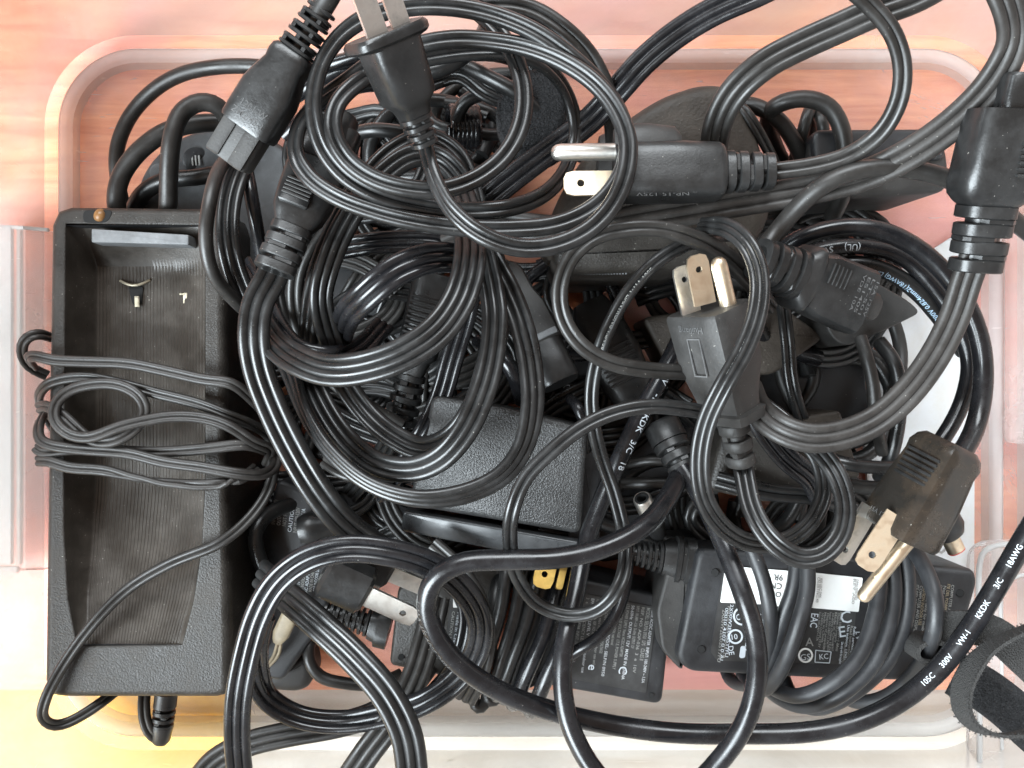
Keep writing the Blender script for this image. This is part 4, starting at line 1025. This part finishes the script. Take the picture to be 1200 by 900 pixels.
# connector with ribbed grip + its wide ribbon (C)
cc = thing('connector_cord', 'ribbon cord running down from the dark appliance connector with a ridged thumb grip', 'power cord', P(330, 260, 50))
F = Fr((321, 318, 84), (398, 138, 74), 8); mb = MB()
relief(mb, F, 0, 62, 24, 24, 14, 15, 4, gap=.30, e=3.4, spine=.6); loft(mb, F, [(54, 20, 13), (66, 26, 16), (74, 30, 19), (96, 33, 20), (140, 36, 21), (142, 33, 18), (190, 33, 18), (193, 30, 16)], e=4.5); build(mb, 'body', PLUG, cc)
mb = MB(); lbox(mb, F, 76, 106, -10, 24, 15, 26, 1.5); build(mb, 'thumb_grip', PLUG, cc)
for i in range(5):
    mb = MB(); lbox(mb, F, 84 + i * 4.6, 87 + i * 4.6, -9, 23, 25, 28.0, .6); build(mb, 'grip_ridge', PLUG2, cc)
mb = MB(); loft(mb, F, [(170, 20, 20, -4, 0), (176, 23, 22, -4, 0), (206, 20, 20, -4, 0), (210, 17, 17, -4, 0)], e=2.2); build(mb, 'nose', PLUG, cc)
emboss(F, 'V~ 10A', 150, 14, 18.6, 9, EMB, cc, xdir=(0, -1))
cord('x', '', [(326, 306, 80), (318, 326, 80), (303, 352, 80), (297, 390, 80), (302, 430, 78), (318, 475, 76), (342, 525, 74), (370, 572, 72), (402, 612, 68), (440, 640, 58), (480, 660, 44)], ('F', 3, 8.4), CORD, parent=cc)

# ================================================================== LOWER LEFT LOOPS
cord('ribbon_cord', 'three-rib ribbon cord making the large loop around the two-prong plug at lower left', [
 (282, 915, 66), (278, 870, 70), (279, 820, 74), (288, 770, 77), (303, 720, 80), (325, 682, 82), (360, 655, 84), (405, 643, 85), (455, 647, 84), (505, 662, 80), (542, 690, 74), (562, 725, 68), (558, 765, 62), (532, 800, 58), (495, 824, 56), (450, 838, 54, 30), (400, 846, 52, 50), (350, 840, 52, 55), (315, 820, 54, 50), (301, 790, 60, 30), (300, 750, 66), (308, 720, 70)], ('F', 3, 7.2), CORDG, group='ribbon cords at the lower left')
cord('ribbon_cord', 'wide ribbon cord slanting from the printed adapter down to the bottom edge', [(305, 672, 50), (335, 698, 60), (370, 728, 66), (415, 770, 70), (452, 812, 72), (476, 860, 72), (484, 915, 70)], ('F', 3, 8.8), CORD, group='ribbon cords at the lower left')
cord('ribbon_cord', 'dark ribbon cord running low across the lower left from corner to centre', [(225, 925, 40), (252, 892, 44), (290, 872, 46), (340, 860, 46), (395, 850, 46), (440, 836, 44), (480, 806, 40), (500, 780, 34)], ('F', 3, 7.6), CORD2, group='ribbon cords at the lower left')
cord('ribbon_cord', 'dark ribbon cord dropping steeply from the narrow adapter to the bottom edge', [(512, 700, 42), (500, 750, 48), (486, 795, 52), (462, 840, 54), (432, 880, 54), (405, 920, 52)], ('F', 3, 8.2), CORD2, group='ribbon cords at the lower left')
cord('ribbon_cord', 'inner turn of ribbon cord right of the two-prong plug blade', [(505, 640, 56), (535, 668, 58), (556, 700, 58), (568, 740, 56), (560, 790, 52), (545, 820, 46)], ('F', 3, 6.6), CORD2, group='ribbon cords at the lower left')
cord('ribbon_cord', 'narrow ribbon cord curving down inside the lower left loop', [(535, 690, 46), (546, 715, 48), (543, 750, 48), (528, 785, 44), (505, 812, 38)], ('F', 2, 4.4), CORDG, group='ribbon cords at the lower left')

# two prong plug lower left (AM)
pa = thing('two_prong_plug', 'angular black two-prong plug lying inside the lower left ribbon loop', 'plug', P(420, 680, 40))
F = Fr((378, 672, 64), (500, 728, 58), 14); mb = MB(); lbox(mb, F, 0, 58, -26, 26, -22, 14, 5); build(mb, 'body', PLUG, pa)
blade(F, 56, 122, 0, 4, 13, 2.0, parent=pa)
F3b = Fr((395, 642, 54), (515, 692, 46), 14); mb = MB(); lbox(mb, F3b, 0, 70, -24, 18, -26, 14, 5); build(mb, 'rear_body', PLUG, pa)
blade(F3b, 68, 124, -2, 4, 10, 2.0, parent=pa)

# ================================================================== THICK ROUND CORDS
cord('thick_cord', 'thick round cord sweeping along the bottom with white lettering at its right end', [
 (1225, 590, 84), (1200, 632, 82), (1172, 680, 80), (1138, 735, 78), (1102, 782, 76), (1058, 820, 74), (1005, 846, 72), (945, 858, 70), (870, 860, 68), (795, 859, 68), (720, 850, 68), (650, 834, 70), (590, 812, 74), (545, 784, 78), (514, 750, 81), (500, 712, 83), (508, 680, 85), (540, 660, 86), (595, 656, 86), (655, 654, 86), (712, 640, 84), (758, 614, 80), (786, 578, 72), (800, 545, 60), (806, 510, 44)], ('R', 2.7), CORDG,
 prints=[('105C     300V      VW-1       KKDK       3/C      18AWG', (1074, 798), 1.95, -18, INKW, True), ('105C 300V SJT VW-1', (532, 772), 2.2, 40, EMB)])
wv = thing('booted_cord', 'thick lettered round cord hanging in a long U with a slotted boot at its end', 'power cord', P(780, 700, 40))
cord('x', '', [(815, 350, 40), (800, 390, 52), (778, 436, 60), (752, 484, 62), (730, 530, 62), (706, 584, 60), (686, 640, 60), (674, 700, 66), (662, 750, 72), (659, 800, 74), (668, 850, 76), (698, 905, 78), (745, 945, 80), (795, 935, 82), (842, 893, 84), (874, 845, 86), (887, 795, 86), (885, 745, 84), (872, 700, 82), (855, 655, 78), (838, 615, 74), (820, 580, 70), (800, 548, 66)], ('R', 2.6), CORDG, parent=wv,
     prints=[('300V    -1   KKDK   3/C   18', (783, 432), 2.7, 6, INKW, False)])
F = Fr((803, 553, 64), (775, 498, 58)); mb = MB(); relief(mb, F, 0, 44, 17, 22, 16, 20, 3, gap=.3, e=2.3); loft(mb, F, [(40, 22, 19), (62, 22, 19), (66, 18, 16)], e=2.5); build(mb, 'boot', PLUG, wv)

# right-hand coil with lettering + moulded three prong plug (X, Y)
xc = thing('coiled_plug_cord', 'glossy thick cord looping over the white card into a plug with gleaming prongs', 'power cord', P(1050, 500, 30))
cord('x', '', [(960, 420, 20), (900, 400, 26), (885, 360, 40), (898, 318, 52), (930, 284, 60), (975, 268, 64), (1022, 268, 66), (1062, 283, 66), (1100, 312, 66), (1130, 352, 66), (1149, 402, 66), (1152, 452, 66), (1143, 500, 68), (1122, 540, 74), (1100, 575, 76)], ('R', 2.6), CORDG, parent=xc)
cord('looped_cord', 'round cord with pale letters curving just inside the thick glossy loop', [(880, 380, 30), (905, 330, 46), (935, 303, 52), (975, 290, 54), (1020, 290, 54), (1058, 302, 54), (1095, 338, 54), (1122, 380, 54), (1136, 425, 54), (1128, 470, 54), (1106, 512, 56), (1080, 545, 56)], ('R', 2.3), CORDG,
     prints=[('(UL)    SVT     E51', (1005, 288), 2.6, 5, INKW, True)])
cord('looped_cord', 'innermost round cord with a line of tiny blue letters above the white card', [(930, 330, 44), (960, 316, 50), (1000, 309, 52), (1040, 318, 52), (1075, 342, 52), (1108, 380, 50), (1130, 412, 46)], ('R', 2.5), CORD,
     prints=[('300V 0.824mm2(18AWG) LINO', (1098, 372), 2.0, -30, INKB, True)])
cord('looped_cord', 'short piece of lettered cord crossing toward the glossy loop beside the white card', [(1095, 360, 48), (1112, 380, 50), (1128, 402, 50), (1140, 425, 48)], ('R', 2.3), CORD, prints=[('KKDK', (1112, 380), 2.8, 0, INKB, False)])
F = Fr((1112, 524, 84), (1018, 682, 78), 66); mb = MB()
loft(mb, F, [(-6, 24, 20), (0, 30, 26), (10, 34, 29), (22, 33, 28), (60, 37, 31), (112, 39, 33), (118, 37, 31)], e=9, k=36); build(mb, 'plug_body', PLUGG, xc)
for i in range(6):
    mb = MB(); lbox(mb, F, 18 + i * 6.2, 21.5 + i * 6.2, -24, 24, 25.5, 31.5, .8); build(mb, 'grip_ridge', PLUG, xc)
G = Fr((1052, 604, 86), (1010, 668, 86), 12); blade(G, 0, 74, 0, 0, 14, 2.2, mat=BRASSY, parent=xc)
G = Fr((1020, 594, 78), (980, 660, 78), -20); blade(G, 0, 76, 0, 0, 13, 2.2, mat=NICKEL, parent=xc)
emboss(F, '15A 125V', 106, -24, 33.5, 8, EMB, xc, xdir=(0, 1))
F = Fr((1066, 632, 84), (1008, 704, 84)); pin(F, 0, 92, 0, 0, 8.5, BRASSY, xc)

# ================================================================== MIDDLE RIGHT LOOPS
cord('thin_cord', 'two-rib cord looping left of the upright plug and over the leather grain adapter', [
 (850, 500, 74), (832, 486, 82), (800, 479, 90), (760, 476, 93), (718, 484, 94), (680, 502, 94), (645, 530, 94), (616, 560, 93), (600, 600, 92), (598, 640, 86), (607, 678, 78), (630, 708, 74), (665, 721, 74), (700, 715, 76), (724, 690, 78), (733, 655, 74), (730, 620, 70), (720, 580, 70), (706, 540, 72), (696, 500, 76), (693, 460, 78), (700, 420, 80), (716, 378, 82), (738, 340, 84), (768, 308, 84), (800, 288, 80), (840, 276, 70), (870, 276, 60)], ('F', 2, 3.8), CORD,
 prints=[('300V VW-1 LIANTRONG 1.8A 300V', (765, 312), 1.7, -2, INKD, True)])
cord('thin_cord', 'two-rib cord making the round loop left of the upright plug prongs', [
 (880, 420, 70), (845, 436, 78), (800, 436, 82), (755, 433, 86), (712, 424, 89), (678, 402, 91), (659, 370, 92), (656, 335, 93), (670, 300, 94), (698, 277, 94), (735, 268, 94), (775, 268, 93), (815, 280, 90, 0, 1.15), (850, 300, 84, 0, 1.3), (880, 330, 74, 0, 1.3), (905, 360, 60)], ('F', 2, 4.1), CORD2)
cord('thin_cord', 'ribbon cord winding in an S shape in front of the upright plug body', [
 (820, 264, 84, 0, .9), (850, 266, 94, 20), (875, 285, 100, 35), (889, 318, 102, 35), (889, 360, 104, 30), (873, 408, 105, 25), (848, 452, 104, 25), (828, 495, 100, 25), (820, 540, 97, 20), (825, 582, 94, 10), (845, 616, 90, 0), (878, 636, 84, 0), (920, 634, 78, 0), (950, 612, 74, 0), (966, 575, 70, 0), (958, 535, 68), (932, 505, 66), (900, 478, 62), (870, 460, 56)], ('F', 3, 4.8), CORD,
 prints=[('LINOYA  E5481', .30, 1.4, -50, INKD, True)])

# upright three prong plug (Q)
pq = thing('upright_plug_cord', 'three-prong plug standing upright with worn prongs and its cord curling right', 'power cord', P(840, 420, 50))
F = Fr((870, 548, 78), (817, 297, 92), -57); mb = MB()
relief(mb, F, 4, 66, 17, 18, 15, 17, 3, gap=.34, e=2.6); loft(mb, F, [(62, 18, 17), (64, 34, 24), (76, 36, 26), (78, 30, 22), (92, 31, 24), (132, 39, 32), (198, 40, 36), (202, 38, 34)], e=9, k=36); build(mb, 'plug_body', PLUG2, pq)
G = Fr((828, 366, 92), (815, 297, 96), 3); blade(G, 10, 70, 0, 0, 13, 2.2, mat=BRASSY, parent=pq)
G = Fr((812, 376, 88), (798, 312, 90), 10); blade(G, 6, 66, 0, 0, 12, 2.2, mat=NICKEL, parent=pq)
G = Fr((856, 368, 90), (840, 300, 94)); pin(G, 8, 70, 0, 0, 10, BRASSY, pq)
emboss(F, 'Huiliang', 190, -18, 36.3, 11, EMB, pq, xdir=(0, 1))
mb = MB()
for (a, b, c, d) in ((130, 176, -10, -8.6), (130, 176, 8, 9.4), (130, 131.6, -10, 9), (175, 176.6, -10, 9)): lbox(mb, F, a, b, c, d, 34, 36.4, .2)
build(mb, 'raised_mark', EMB, pq)
cord('x', '', [(868, 530, 76), (873, 560, 80), (882, 598, 84), (903, 632, 87), (935, 654, 88), (965, 650, 88), (986, 625, 87), (991, 590, 86), (980, 555, 84), (957, 525, 80), (925, 502, 74), (890, 480, 66), (870, 462, 58)], ('F', 3, 5.4), CORD, parent=pq)

# right plug S with the broad ribbon T
ps = thing('corner_plug_cord', 'heavy black connector at the right edge with a broad ribbed cord sweeping left from it', 'power cord', P(1150, 220, 60))
cord('x', '', [(1143, 300, 94), (1132, 330, 92), (1120, 368, 90), (1097, 415, 88), (1066, 458, 87), (1028, 492, 87), (985, 510, 88), (945, 513, 88), (910, 500, 86), (887, 478, 80), (876, 450, 72)], ('F', 3, 7.6), CORD3, parent=ps)
F = Fr((1142, 318, 92), (1186, 88, 104)); mb = MB(); relief(mb, F, 0, 84, 29, 33, 22, 26, 4, gap=.26, e=3.2, spine=.66); loft(mb, F, [(76, 28, 22), (82, 36, 26), (90, 43, 30), (104, 45, 33), (120, 43, 34), (172, 40, 33), (186, 37, 30), (188, 24, 20, -12), (222, 23, 20, -12), (226, 20, 17, -12)], e=4.2, k=36); build(mb, 'plug_body', PLUG, ps)
for i in range(6):
    mb = MB(); lbox(mb, F, 112 + i * 7.0, 115.5 + i * 7.0, -38, -8, 33, 37.8, .8); build(mb, 'grip_ridge', PLUG, ps)
# right connector R with round cord
pr_ = thing('grip_connector_cord', 'appliance connector with embossed approvals under the broad ribbed cord', 'power cord', P(960, 340, 40))
F = Fr((886, 302, 84), (1046, 372, 66), 8); mb = MB(); relief(mb, F, 2, 62, 23, 31, 22, 28, 4, gap=.26, e=2.5, spine=.62); loft(mb, F, [(56, 28, 26), (64, 38, 28), (70, 39, 29), (74, 33, 27), (88, 38, 30), (150, 40, 30), (152, 37, 27)], e=5); build(mb, 'plug_body', PLUG, pr_)
mb = MB(); loft(mb, F, [(150, 19, 14, 0, 6), (172, 18, 14, 0, 6), (178, 14, 11, 0, 6)], e=2.4); build(mb, 'nose', PLUG2, pr_)
for i in range(5):
    mb = MB(); lbox(mb, F, 80 + i * 6.0, 82.6 + i * 6.0, 2, 26, 28.5, 31.5, .7); build(mb, 'grip_ridge', PLUG, pr_)
for i, s_ in enumerate(('15A 125V', 'LT-501', 'E51405', 'VDE 10A')): emboss(F, s_, 144 - i * 7, 28, 30.4, 6, EMB, pr_, xdir=(0, -1), wmax=44)
cord('x', '', [(888, 300, 82), (905, 278, 80), (930, 248, 82), (960, 220, 86), (998, 202, 88), (1042, 196, 88), (1085, 202, 88), (1122, 214, 86), (1160, 236, 80), (1200, 268, 74), (1240, 300, 70)], ('R', 2.35), CORD2, parent=pr_)

# ================================================================== UPPER RIGHT
cord('ribbon_cord', 'ribbed ribbon cord crossing from the upper right corner down to the centre coil', [
 (1165, -30, 112), (1183, 10, 110), (1187, 50, 106), (1165, 95, 102), (1125, 138, 97), (1075, 175, 92), (1015, 205, 86), (950, 222, 82), (880, 234, 80), (810, 246, 80), (740, 258, 80), (680, 270, 80), (630, 268, 76), (570, 262, 70), (520, 280, 60)], ('F', 3, 7.8), CORD3, group='ribbon cords at the upper right')
cord('ribbon_cord', 'ribbon cord arching from behind the domed adapter up to the top edge', [(835, 215, 62), (836, 180, 72), (841, 145, 78), (860, 108, 84), (895, 76, 88), (940, 52, 90), (985, 32, 92), (1025, 14, 94), (1070, -2, 96), (1120, -30, 98)], ('F', 3, 7.6), CORD2, group='ribbon cords at the upper right')
cord('ribbon_cord', 'ribbon cord rising from the centre coil to the top edge left of the domed adapter', [(530, 270, 58), (568, 236, 64), (610, 202, 68), (650, 172, 70), (690, 142, 72), (722, 108, 76), (752, 74, 80), (790, 42, 84), (835, 14, 88), (885, -8, 92), (930, -30, 94)], ('F', 3, 7.2), CORDG, group='ribbon cords at the upper right')
pc = thing('horizontal_plug_cord', 'three-prong plug lying level with bright round ground pin and its cord looping up right', 'power cord', P(790, 205, 50))
F = Fr((910, 201, 84), (650, 204, 84), 6); mb = MB(); relief(mb, F, 4, 66, 20, 24, 17, 20, 4, gap=.28, e=3.4, spine=.6)
loft(mb, F, [(60, 18, 18), (64, 29, 22), (70, 32, 24), (120, 34, 26), (180, 33, 26), (190, 30, 22)], e=4.5, k=36); build(mb, 'plug_body', PLUG, pc)
blade(F, 190, 250, 14, 6, 14.5, 2.2, mat=BRASSY, parent=pc); pin(F, 188, 264, -24, 6, 10, NICKEL, pc)
mb = MB(); loft(mb, F, [(112, 14, 12, -30, 2), (120, 22, 16, -32, 2), (150, 26, 18, -32, 2), (185, 26, 16, -32, 2), (190, 20, 12, -32, 2)], e=2.6); build(mb, 'finger_grip', PLUG2, pc)
emboss(F, '.. NP-15 125V', 98, 30, 20, 6, INKK, pc, xdir=(1, 0), wmax=70)
cord('x', '', [(925, 201, 84), (905, 201, 84), (955, 194, 86), (995, 182, 88), (1030, 158, 92), (1052, 122, 97), (1058, 80, 101), (1047, 40, 104), (1022, 8, 106), (990, -20, 108)][1:], F2_, CORD2, parent=pc)

# ================================================================== TOP ROUND COIL with two-prong plug (A)
pA = thing('coiled_two_prong_cord', 'two-prong plug pointing to the top edge on a cord wound into the large round coil', 'power cord', P(530, 150, 60))
cord('x', '', [
 (495, 150, 98, 40), (500, 178, 100, 50), (508, 206, 102, 50), (522, 236, 103, 45), (545, 262, 104, 20), (578, 282, 104, 0), (615, 291, 103), (655, 286, 102), (692, 268, 102), (718, 240, 102), (733, 205, 102), (736, 165, 101), (722, 128, 100), (698, 98, 99), (662, 73, 98), (620, 56, 97), (575, 48, 96), (530, 46, 95), (485, 54, 94), (440, 72, 93), (402, 98, 92, 20), (372, 120, 92, 30), (350, 148, 92, 30), (346, 180, 92, 20), (362, 208, 93), (395, 231, 94), (440, 248, 94), (490, 260, 94), (545, 267, 93), (600, 268, 92), (655, 262, 92), (700, 240, 92), (728, 205, 92), (736, 168, 92), (722, 125, 94), (700, 96, 96), (668, 66, 97), (628, 38, 98), (580, 18, 98), (530, 8, 98), (480, 8, 98), (430, 20, 98), (395, 46, 98, 15), (374, 82, 98, 25), (367, 125, 98, 25), (376, 168, 97, 15), (400, 202, 96), (438, 226, 95), (485, 240, 93), (540, 247, 91), (595, 244, 90, 30), (640, 226, 82, 40), (666, 192, 74, 45), (675, 150, 72, 45), (664, 108, 76, 45), (640, 78, 82, 30), (605, 62, 86), (560, 60, 86), (510, 66, 86), (460, 78, 88), (420, 96, 94), (394, 124, 97, 15), (390, 155, 98), (408, 188, 98), (440, 210, 98), (480, 221, 98), (520, 222, 97), (560, 208, 96), (592, 182, 95), (610, 148, 94), (614, 110, 93), (605, 72, 92), (588, 42, 90), (565, 18, 88), (535, -8, 84)],
 F2_, CORD, parent=pA, step=1.4)
F = Fr((499, 172, 103), (440, 8, 118), 28); mb = MB()
relief(mb, F, 2, 42, 16, 20, 15, 18, 4, gap=.38, e=2.6); loft(mb, F, [(38, 17, 16), (50, 20, 20), (62, 30, 28), (110, 33, 30), (122, 33, 31), (124, 45, 30), (127, 48, 33), (134, 48, 33), (138, 45, 30)], e=4.5, k=36); build(mb, 'plug_body', PLUG, pA)
blade(F, 136, 205, 14, 8, 13.5, 2.2, parent=pA); blade(F, 136, 190, -20, 6, 12, 2.2, parent=pA)
cord('thin_cord', 'dark cord arching behind the top right of the round coil', [(560, 8, 84), (590, 5, 86), (625, 12, 86), (660, 34, 86), (688, 62, 84), (706, 95, 80), (716, 130, 72), (720, 170, 60)], ('F', 2, 5.0), CORD2)
cord('thin_cord', 'dark cord slanting from under the two-prong plug boot toward the fuzzy pad', [(380, 110, 66), (420, 95, 72), (470, 90, 74), (520, 80, 76), (560, 50, 74), (575, 15, 66)], ('R', 2.2), CORD)
for k, (lab, pts) in enumerate((
 ('glossy cord crossing behind the left rim of the round coil, upper of three', [(320, 108, 60), (360, 85, 68), (410, 70, 74), (450, 62, 76), (500, 75, 76)]),
 ('glossy cord crossing behind the left rim of the round coil, middle of three', [(318, 130, 60), (350, 110, 66), (395, 85, 70), (440, 75, 72), (490, 92, 70)]),
 ('glossy cord crossing behind the left rim of the round coil, lowest of three', [(335, 160, 56), (370, 125, 62), (405, 105, 66), (440, 98, 68), (500, 110, 64)]),
 ('dull cord sloping from the coil centre right under the fuzzy pad', [(500, 66, 60), (540, 75, 64), (575, 92, 66), (605, 108, 66), (640, 140, 60)]),
 ('dull flat cord sloping under its neighbour toward the fuzzy pad', [(505, 95, 56), (540, 85, 58), (570, 108, 58), (600, 118, 56), (640, 118, 50)]),
 ('thin cord bow showing through the gap beside the fuzzy pad', [(535, 140, 44), (545, 118, 48), (575, 108, 48), (600, 110, 44)]),
 ('dark cord crossing the middle of the round coil gap', [(410, 158, 50), (440, 152, 54), (475, 156, 54), (520, 162, 48)]))):
    cord('coil_cord', lab, pts, ('R', 2.1) if k != 4 else ('F', 3, 6), CORDG if k < 3 else CORD, group='cords inside the round coil')
# small spring of cord seen through the coil
spc = [(526 + 34 * t / 40.0 + 3 * math.cos(t * 1.05), 148 + 10 * math.sin(t * 1.05) * 2.2, 38 + 6 * math.cos(t * 1.05)) for t in range(40)]
cord('curly_cord', 'tight curl of black cord seen through the gap of the round coil', spc, ('R', 1.5), CORDG, step=.8)

# upper left appliance connector (B)
pB = thing('corner_connector_cord', 'appliance connector with a long slotted boot pointing down at the upper left', 'power cord', P(310, 100, 60))
F = Fr((380, 6, 100), (264, 196, 92), 0); mb = MB(); loft(mb, F, [(0, 9, 9), (66, 10, 9)], e=2)
for i in range(7):
    x = 4 + i * 8.8; q = 17 + i * .8
    loft(mb, F, [(x, q * .9, q * .8), (x + 1, q, q * .9), (x + 4, q, q * .9), (x + 5, q * .9, q * .8)], e=3, k=20)
    if i < 6:
        for sy in (-1, 1) if i % 2 else (0,): lbox(mb, F, x + 4, x + 9.5, sy * q * .62 - 3.5, sy * q * .62 + 3.5, -q * .8, q * .84, .8)
build(mb, 'slotted_boot', PLUG, pB)
mb = MB(); loft(mb, F, [(62, 20, 17), (66, 24, 20), (74, 25, 21), (84, 24, 20), (104, 30, 22), (118, 33, 23), (164, 33.5, 23), (168, 32, 22)], e=4.5, k=36)
build(mb, 'plug_body', PLUG, pB)
mb = MB(); loft(mb, F, [(164, 27, 18, 0, -1), (208, 27, 18, 0, -1), (212, 25, 16, 0, -1)], e=5, k=36); lbox(mb, F, 166, 212, -25, -8, 14, 20, 2); lbox(mb, F, 166, 212, 6, 25, 14, 20, 2); build(mb, 'nose', PLUG2, pB)
emboss(F, '1201-W', 146, -16, 23.2, 11, EMB, pB, xdir=(0, 1)); emboss(F, 'ZM2/45-1', 158, -20, 23.2, 11, EMB, pB, xdir=(0, 1))
cord('x', '', [(372, 18, 100), (382, 2, 101), (394, -20, 103), (405, -45, 104)], ('R', 2.6), CORD2, parent=pB)

# ================================================================== LOWER RIGHT: brick's own lead and hook-and-loop strap
bl = thing('brick_lead', 'satin black lead of the laptop brick looped over its label and strapped', 'power cord', P(1000, 740, 40))
for pts in ([(1025, 640, 62), (1031, 680, 64), (1024, 725, 66), (1006, 770, 67), (975, 800, 66), (935, 816, 60), (905, 806, 50), (885, 785, 34), (880, 760, 20)],
            [(1042, 640, 60), (1048, 690, 62), (1040, 740, 64), (1018, 785, 64), (978, 818, 62), (940, 828, 54), (905, 812, 44), (885, 770, 22)],
            [(1056, 630, 58), (1064, 680, 60), (1060, 730, 60), (1040, 775, 60), (1000, 812, 58), (960, 830, 50), (930, 818, 36), (910, 770, 20)],
            [(1068, 640, 60), (1085, 668, 66), (1096, 700, 70), (1095, 735, 70), (1086, 765, 64), (1066, 795, 54), (1035, 818, 46), (1000, 822, 38), (970, 790, 20)],
            [(935, 650, 62), (930, 690, 62), (917, 725, 60), (908, 760, 56), (900, 790, 50), (880, 802, 40), (855, 795, 26), (845, 760, 14)],
            [(946, 655, 66), (946, 690, 67), (936, 730, 67), (922, 770, 64), (903, 803, 56), (882, 806, 42), (860, 770, 24)],
            [(880, 640, 60), (895, 680, 62), (902, 715, 62), (904, 745, 58), (900, 780, 52)]):
    cord('x', '', pts, ('R', 2.15), CASES, parent=bl, child='lead_turn')
vs_ = thing('cable_strap', 'fuzzy black hook and loop strap looped at the lower right corner', 'cable strap', P(1150, 800, 40))
def strap(mb, path, wid, th=1.0):
    fr = frames(catmull(path, 1.2)); sweep(mb, fr, [(wid / 2, th / 2), (-wid / 2, th / 2), (-wid / 2, -th / 2), (wid / 2, -th / 2)][::-1]); return fr
# ring stands on edge: its width is vertical (roll 90)
mb = MB(); f1 = strap(mb, [(1240, 722, 84, 106), (1200, 738, 84, 104), (1164, 756, 82, 100), (1138, 784, 80, 90), (1126, 816, 78, 84), (1131, 842, 78, 80), (1152, 858, 79, 74), (1188, 862, 80, 72), (1230, 850, 82, 72)], 8.0, 0.8); build(mb, 'band', VELW, vs_, smooth=30)
mb = MB(); strap(mb, [(1100, 735, 66, 0), (1135, 735, 70, 0), (1165, 742, 74, 0), (1198, 770, 76, 0), (1230, 800, 76, 0)], 9, 1.2); build(mb, 'woven_tail', VELW, vs_, smooth=30)
mb = MB(); strap(mb, [(1120, 790, 58, 0), (1150, 806, 58, 0), (1180, 828, 58, 0), (1215, 860, 58, 0), (1240, 880, 58)], 12.5, 1.2); build(mb, 'fuzzy_pad', VELF, vs_, smooth=30)
def on_band(rnd):
    q, t, l, n_, s_ = f1[int(rnd.random() * len(f1)) % len(f1)]
    sd = rnd.choice((-1, 1, 1)); a = rnd.uniform(-4.0, 4.0) if rnd.random() < .3 else rnd.choice((-4.0, 4.0))
    return q + l * a + n_ * .5 * sd, n_ * sd * .6 + l * (1 if a > 4 else -1 if a < -4 else 0) * .6
fuzz(on_band, 2600, .45, VELW, vs_)
def on_tail(rnd):
    x = rnd.uniform(1125, 1215); y = 790 + (x - 1120) * .72 + rnd.uniform(-24, 24); return P(x, y, 58.8), Vector((0, 0, .8))
fuzz(on_tail, 3000, .8, VELF, vs_, seed=9)
vs2 = thing('cable_strap', 'small woven strap ring holding one turn of the brick lead', 'cable strap', P(1085, 760, 50))
mb = MB(); path = [(1086 + 20 * math.cos(a), 760 + 13 * math.sin(a), 64, 90) for a in [R(x) for x in range(0, 361, 24)]]
strap(mb, path, 9.5, 1.2); build(mb, 'band', VELW, vs2, smooth=30)
mb = MB(); strap(mb, [(1104, 752, 62, 30), (1125, 738, 62, 10), (1150, 730, 60, 0)], 8, 1.2); build(mb, 'woven_tail', VELF, vs2, smooth=30)
